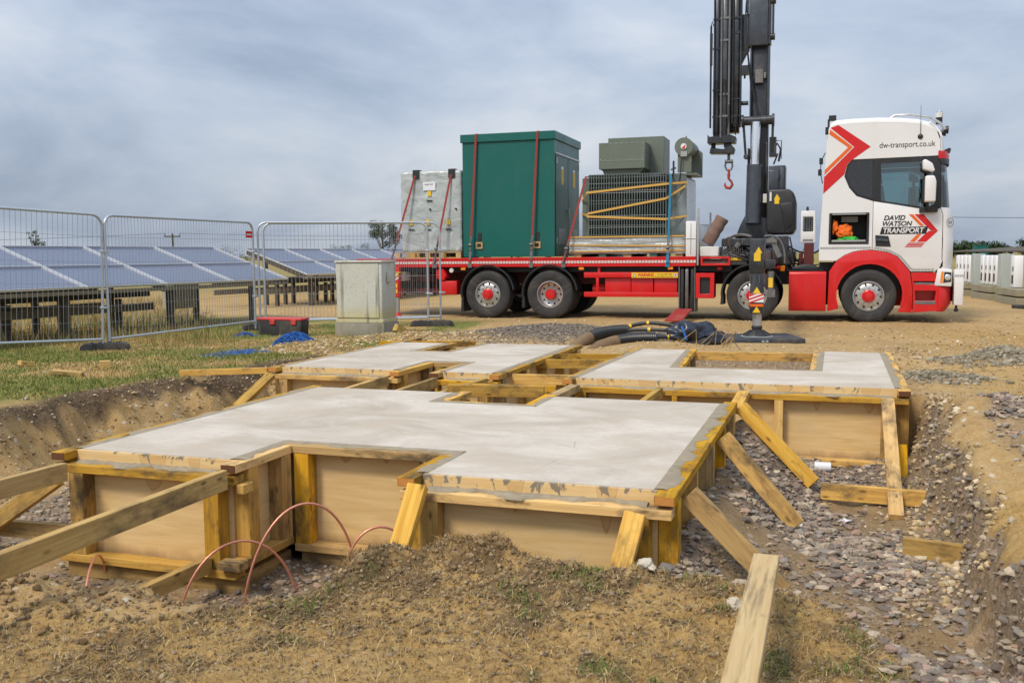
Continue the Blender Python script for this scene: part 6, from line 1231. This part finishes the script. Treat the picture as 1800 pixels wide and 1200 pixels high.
duct('front muddy corrugated cable duct nearest the slab gap', ((.92, 13.0, -.12), (1.2, 13.2, .14), (1.5, 13.35, .19), (2.02, 13.5, .17)), .092, .58)
def cable(label, p, r=.022, tape=(.4,)):
    c_ = thing('power_cable', label, 'cable', Matrix.Translation(p[0])); o = Vector(p[0]); pp = [q - o for q in bez(*p, n=22)]
    MB().tube(pp, r, 10).build('sheath', [M['black']], c_, smooth=60)
    for t in tape: k = int(t * 20); MB().tube([pp[k], pp[k + 1]], r + .004, 10).build('yellow_tape', [M['yellow']], c_, smooth=60)
cable('upper black power cable with yellow tape from the rear duct', ((1.75, 14.75, .22), (2.0, 14.8, .32), (2.2, 14.7, .33), (2.62, 14.5, .24)), .03, (.1, .5)); cable('middle black power cable from the rear duct', ((1.75, 14.7, .19), (2.0, 14.6, .22), (2.3, 14.5, .22), (2.62, 14.35, .18)), .027, (.45,)); cable('lower black power cable from the rear duct', ((1.75, 14.68, .15), (2.0, 14.4, .14), (2.3, 14.2, .18), (2.55, 14.1, .10)), .025, (.4, .8))
cable('black power cable from the front duct', ((2.0, 13.5, .18), (2.15, 13.55, .19), (2.3, 13.7, .17), (2.5, 13.9, .12)), .028, (.5,)); cable('second black power cable from the front duct', ((2.0, 13.47, .14), (2.15, 13.5, .10), (2.3, 13.6, .10), (2.45, 13.8, .08)), .026, (.85,))
cable('thin green and yellow earth wire drooping from the cables', ((2.3, 14.0, .2), (2.34, 13.7, .12), (2.36, 13.55, .05), (2.40, 13.45, .04)), .010, (.3, .5, .7))
tp = blob('plastic_sheet', 'crumpled navy plastic sheet wrapped round the cable ends', 'plastic sheet', 0, 0, 0, .40, .24, .20, simple('navy_polythene', (.018, .026, .045), .30, var=.4, scale=6, bump=.8, bscale=9), 21, .55); tp.matrix_basis = TR(2.72, 14.25, .14, .2)
b = MB().tube([(2.50, 14.02, .30), (2.53, 13.98, .20), (2.56, 13.97, .10)], .02, 6); tag(b.build('blue_strap', [M['bluep']], None), 'blue strap tied round the navy plastic sheet', 'strap')
rp = MB().prism([(-.17, -.42), (.17, -.42), (.17, .42), (-.17, .42)], 'z', 0, .03); q = TRUCK @ Vector((4.25, -.62, 0)); tag(rp.build('red_plate', [simple('scuffed_red', (.30, .03, .03), .6, var=.3, scale=9, dirt=(.3, .2, .13), damt=.6)], None, TR(q.x, q.y, .13, -.45) @ Matrix.Rotation(.22, 4, 'X'), bevel=.006), 'red painted steel plate leaning by the plate rack of the lorry', 'plate')
b = MB(); rn = random.Random(4)
for k in range(7): x, y = 2.2 + rn.uniform(0, .9), 13.2 + rn.uniform(-.2, .5); b.tube([(x, y, gh(x, y)), (x + rn.uniform(-.1, .1), y, .15), (x + rn.uniform(-.2, .2), y, .2 + rn.uniform(0, .15)), (x + rn.uniform(-.3, .3), y, .05)], .006, 5)
tag(b.build('dry_stalks', [M['wood2']], None), 'dry stalks sticking up before the cable ducts', 'stalks', None, 'stuff')
# ------------------------------------------------------------------ solar tables
def pv_mat():
    t = NT('solar_cells'); v = t.tc.outputs['Object']
    def grid(ax, n, wd):
        sp = t.n('ShaderNodeSeparateXYZ'); t.L(v, sp.inputs[0]); f = t.math('FRACT', t.math('MULTIPLY', sp.outputs[ax], n)); return t.math('LESS_THAN', f, wd)
    l = t.math('MAXIMUM', grid(0, 6.3, .03), grid(1, 6.3, .03)); c = t.mix(t.noise(v, 2, 3), (.075, .095, .165), (.095, .12, .20)); c = t.mix(t.math('MULTIPLY', l, .5), c, (.3, .35, .42))
    return t.fin(c, .30, 0, None, .9)
M['pv'] = pv_mat(); M['alfr'] = simple('module_frame', (.66, .69, .73), .4, .5, var=.05); M['post'] = simple('weathered_post', (.085, .07, .05), .9, var=.4, scale=12, bump=.5); M['timb'] = simple('old_board', (.20, .165, .11), .9, var=.35, scale=8, bump=.5)
def pv_table(label, p0, p1, n, zlo=.86, w=2.07, rise=.71, clutter=True, first=0):
    (x0, y0), (x1, y1) = p0, p1; L = math.hypot(x1 - x0, y1 - y0); a = math.atan2(y1 - y0, x1 - x0); zg = 0.0
    r = thing('solar_table', label, 'solar panels', TR(x0, y0, 0, a), 'solar tables'); sl_ = math.hypot(w, rise); tilt = math.atan2(rise, w)
    pw = L / n
    for i in range(n):
        for k in range(2):
            m_ = Matrix.Translation(((i + .5) * pw, 0, zlo)) @ Matrix.Rotation(tilt, 4, 'X') @ Matrix.Translation((0, (k + .5) * sl_ / 2, 0)); hw, hh = pw / 2 - .014, sl_ / 4 - .003
            md = MB().bx(-hw + .018, hw - .018, -hh + .008, hh - .008, -.012, .0).build('solar_module', [M['pv']], r, m_, smooth=0)
            MB().plate([(-hw, -hh), (hw, -hh), (hw, hh), (-hw, hh)], [[(-hw + .018, -hh + .008), (hw - .018, -hh + .008), (hw - .018, hh - .008), (-hw + .018, hh - .008)]], -.004, .035).build('module_frame', [M['alfr']], md, Matrix.Rotation(R(90), 4, 'X'), smooth=0)
    for i in range(int(L / 2.4) + 1):
        x = min(.5 + i * 2.4, L - .1)
        for yy, zt_ in ((.25, zlo), (w - .3, zlo + rise * .8)): MB().bx(x - .05, x + .05, yy - .05, yy + .05, -.1, zt_ - .06).build('post', [M['post']], r, smooth=0)
    for x in [.05 + k * (L - .1) / 3 for k in range(4)]: MB().bar((x, .05, zlo - .07), (x, w - .05, zlo + rise - .08), .06, .11).build('rafter', [M['post']], r, smooth=0)
    MB().bx(0, L, .02, .07, zlo - .10, zlo - .035).build('rail', [M['timb']], r, smooth=0); MB().bx(0, L, w - .35, w - .3, zlo + rise * .8 - .1, zlo + rise * .8 - .04).build('rail', [M['timb']], r, smooth=0)
    if clutter:
        for k, (z, yy, h) in enumerate(((.36, .9, .14), (.62, 1.0, .12), (.34, 2.3, .14), (.62, 2.35, .14))): MB().bx(-1.0, L * .72, yy, yy + .05, z, z + h).build('board', [M['post'] if k % 2 else M['timb']], r, smooth=0)
        for i in range(10): x = i * L * .072; MB().bx(x, x + .09, 1.0 + .3 * (i % 3), 1.09 + .3 * (i % 3), -.05, .60).build('stub_post', [M['post']], r, smooth=0)
    return r
pv_table('nearest solar table behind the left fence panels', (-9.36, 11.02), (-4.92, 21.15), 6)
pv_table('second solar table seen through the fence by the concrete cabinet', (-5.50, 25.8), (-1.2, 35.6), 6)
pv_table('third solar table far behind the rear of the lorry', (-6.1, 44.0), (-1.7, 54.0), 5, clutter=False)
MB().bx(-.35, .35, 0, .3, .28, .84).build('box', [M['grp']]); jb_ = bpy.data.objects['box']; jb_.name = 'junction_box'; jb_.matrix_basis = TR(-7.0, 20.5, 0, 1.2); tag(jb_, 'grey junction box under the nearest solar table', 'junction box')
# right hand row seen from behind: posts, inverters, cabinets, sleeper blocks
M['inv'] = simple('inverter_white', (.82, .83, .85), .35, var=.03); M['sleep'] = simple('sleeper_block', (.30, .275, .19), .95, var=.3, scale=6, bump=.5, dirt=(.12, .11, .07), damt=.6)
rd = Vector((14.9 - 13.1, 33.0 - 24.8, 0)).normalized(); ra = math.atan2(rd.y, rd.x); RO = Vector((13.05, 24.3, 0))
def RM(t, off=0, z=0): p = RO + rd * t + Vector((rd.y, -rd.x, 0)) * off; return TR(p.x, p.y, z, ra)
rt = thing('solar_table', 'solar table seen from behind above the white inverters', 'solar panels', RM(-3.5, 1.0), 'solar tables')
for i in range(7): MB().bx(i * 2.0, i * 2.0 + 1.97, -1.55, .65, 0, .04).build('solar_module', [M['post']], rt, Matrix.Translation((0, 0, 1.36)) @ Matrix.Rotation(-.06, 4, 'X'), smooth=0)
for i in range(8): MB().bx(i * 1.9, i * 1.9 + .09, .2, .29, -.1, 1.36).build('post', [M['post']], rt, smooth=0)
inv0 = None; k_ = 0
ORD = ['first', 'second', 'third', 'fourth']
for gi, (t0, nI, st) in enumerate(((.35, 1, .42), (2.05, 4, .44), (4.95, 4, .46))):
    for i in range(nI):
        t = t0 + i * st; lab = 'white inverter at the far right edge of the picture' if gi == 0 else '%s white inverter from the right in the %s group' % (ORD[i], 'nearer' if gi == 1 else 'farther')
        if inv0 is None:
            inv0 = thing('inverter', lab, 'inverter', RM(t), 'white inverters'); MB().prism([(-.16, .42), (.16, .42), (.17, .80), (.16, 1.24), (-.16, 1.24), (-.17, .80)], 'y', 0, .22).build('casing', [M['inv']], inv0, Matrix.Identity(4), bevel=.025, seg=2)
            MB().prism([(-.10, .52), (.04, .52), (.04, .74), (-.10, .74)], 'y', .221, .226).build('display', [M['print']], inv0); MB().bx(-.10, -.02, .221, .226, .84, .96).build('switch', [M['print']], inv0)
        else: copy_tree(inv0, RM(t), lab)
for k, (t, lab) in enumerate(((1.35, 'tall grey cabinet between the right edge inverter and the nearer group'), (4.2, 'tall grey cabinet between the two inverter groups'))):
    c_ = thing('switch_cabinet', lab, 'cabinet', RM(t)); MB().bx(-.16, .16, -.05, .26, .38, 1.28).build('body', [simple('cabinet_grey', (.42, .46, .44), .5, var=.05) if k == 0 else bpy.data.materials['cabinet_grey']], c_, bevel=.01); MB().bx(-.14, .14, .261, .275, .42, 1.25).build('door', [bpy.data.materials['cabinet_grey']], c_)
for k, (t, z, lab) in enumerate(((.4, .0, 'lower sleeper block at the far right'), (.4, .22, 'upper sleeper block at the far right'), (2.9, .0, 'lower sleeper block below the nearer inverters'), (2.9, .22, 'upper sleeper block below the nearer inverters'), (5.8, .0, 'lower sleeper block below the farther inverters'), (5.8, .22, 'upper sleeper block below the farther inverters'))):
    b = MB().bx(-1.0, 1.0, -.2, .35, z, z + .185); tag(b.build('sleeper_block', [M['sleep']], None, RM(t), bevel=.012), lab, 'block', 'sleeper blocks under the inverters')
b = MB().bx(-.3, .3, -.3, .3, 0, .09); tag(b.build('rubber_mat', [M['foot']], None, TR(12.2, 22.4, gh(12.2, 22.4), .3), bevel=.01), 'black rubber block on the verge at the right edge', 'block')
# ------------------------------------------------------------------ far trees, hedges, pole, wires
def leaf_cloud(name, clumps, n, size, pal, parent=None, label=None):
    C = np.array([c[:3] for c in clumps]); Rr = np.array([c[3] for c in clumps]); k = rng.choice(len(clumps), n, p=Rr ** 2 / (Rr ** 2).sum()); d = rng.normal(size=(n, 3)); d /= np.linalg.norm(d, axis=1)[:, None]
    c = C[k] + d * (Rr[k] * rng.random(n) ** .4)[:, None] * [1, 1, .8]; a = rng.normal(size=(n, 3, 3)) * size; V = (c[:, None] + a).reshape(-1, 3); pal = np.array(pal); co = np.ones((n, 3, 4)); co[:, :, :3] = (pal[rng.integers(0, len(pal), n)] * rng.uniform(.6, 1.3, (n, 1)))[:, None]
    return link(name, fastmesh(name, V, np.arange(n * 3).reshape(-1, 3), [M['grass']], {'Col': co.reshape(-1, 4)}), parent)
LEAF = [(.035, .06, .02), (.05, .08, .03), (.07, .10, .04), (.045, .065, .035)]
def tree(label, x, y, h, w, seed, n=2600, open_=.5):
    rn = random.Random(seed); r = thing('tree', label, 'tree', TR(x, y, 0)); b = MB(); b.tube([(0, 0, -.2), (.02 * h, 0, h * .3), (0, 0, h * .62), (.02 * h, 0, h * .9)], [h * .035, h * .026, h * .016, h * .005], 8); cl = []
    for k in range(13):
        a = rn.uniform(0, 6.28); z0 = h * rn.uniform(.25, .6); q = rn.uniform(.25, 1) * w / 2; tip = (q * math.cos(a), q * math.sin(a), h * rn.uniform(.42, .93)); b.tube([(0, 0, z0), (tip[0] * .5, tip[1] * .5, (z0 + tip[2]) / 2 + .03 * h), tip], [h * .012, h * .008, h * .003], 6); cl.append((*tip, w * rn.uniform(.10, .21)))
    cl.append((0, 0, h * .93, w * .15)); b.build('trunk', [M['post']], r, smooth=60); leaf_cloud('crown', cl, n, h * .012, LEAF, r); return r
tree('broad leafy tree on the horizon left of the wrapped cabinet', -16.1, 120, 5.6, 4.2, 3, 4200); tree('low round tree on the horizon behind the second solar table', -17.5, 100, 2.5, 2.6, 5, 1500); tree('small dark tree beside the broad tree on the horizon', -17.8, 118, 2.9, 2.6, 8, 1500); tree('tiny tree top above the nearest solar table at the left', -49.5, 100, 4.4, 1.8, 9, 900); tree('leafy tree top behind the corner of the fence', -36, 120, 2.6, 4, 12, 1200)
def hedge(label, x0, y0, x1, y1, h, seed, n=5000):
    rn = random.Random(seed); cl = []
    for k in range(46): t = k / 45; cl.append((x0 + (x1 - x0) * t, y0 + (y1 - y0) * t + rn.uniform(-1, 1), h * rn.uniform(.3, .72), h * rn.uniform(.25, .42)))
    tag(leaf_cloud('hedge', cl, n, h * .05, LEAF), label, 'hedge', None, 'stuff')
hedge('dark green hedge on the horizon beside the cab', 68, 150, 77, 150, 3.0, 1); hedge('taller dark hedge at the far right of the horizon', 77.5, 145, 92, 145, 3.7, 2); hedge('thin far hedge line on the left horizon', -130, 260, -30, 240, 2.8, 3, 4000); hedge('far hedge line behind the lorry', -30, 260, 150, 250, 2.6, 4, 6000)
b = MB().bx(-.75, .75, 0, 1, 0, 2.0); kk = thing('far_kiosk', 'small green kiosk in front of the far hedge', 'kiosk', TR(58.4, 119, 0)); b.build('body', [M['green']], kk); MB().bx(-.8, .8, -.05, 1.05, 2.0, 2.1).build('roof', [M['green']], kk)
up = thing('utility_pole', 'wooden utility pole with a cross arm far behind the fence', 'utility pole', TR(-31.7, 90, 0)); MB().cyl((0, 0, 0), (0, 0, 3.55), .11, .09, 10).build('pole', [M['post']], up); MB().bx(-.75, .75, -.05, .05, 3.25, 3.37).build('cross_arm', [M['post']], up)
for s in (-.7, 0, .7): MB().cyl((s, 0, 3.37), (s, 0, 3.62), .04, .03, 8).build('insulator', [M['print']], up)
def wire_(label, p, q, sag):
    p, q = Vector(p), Vector(q); tag(MB().tube([p.lerp(q, t / 16) - Vector((0, 0, sag * 4 * t / 16 * (1 - t / 16))) for t in range(17)], .014, 4).build('power_line', [M['print']], None), label, 'power line', 'overhead wires')
wire_('thin overhead wire right of the cab', (20, 58, 3.55), (60, 62, 3.75), .3); wire_('overhead wire from the pole towards the right', (-31.0, 90, 3.6), (10, 140, 5.0), .6); wire_('overhead wire from the pole towards the left', (-32.4, 90, 3.6), (-90, 70, 3.6), .8)
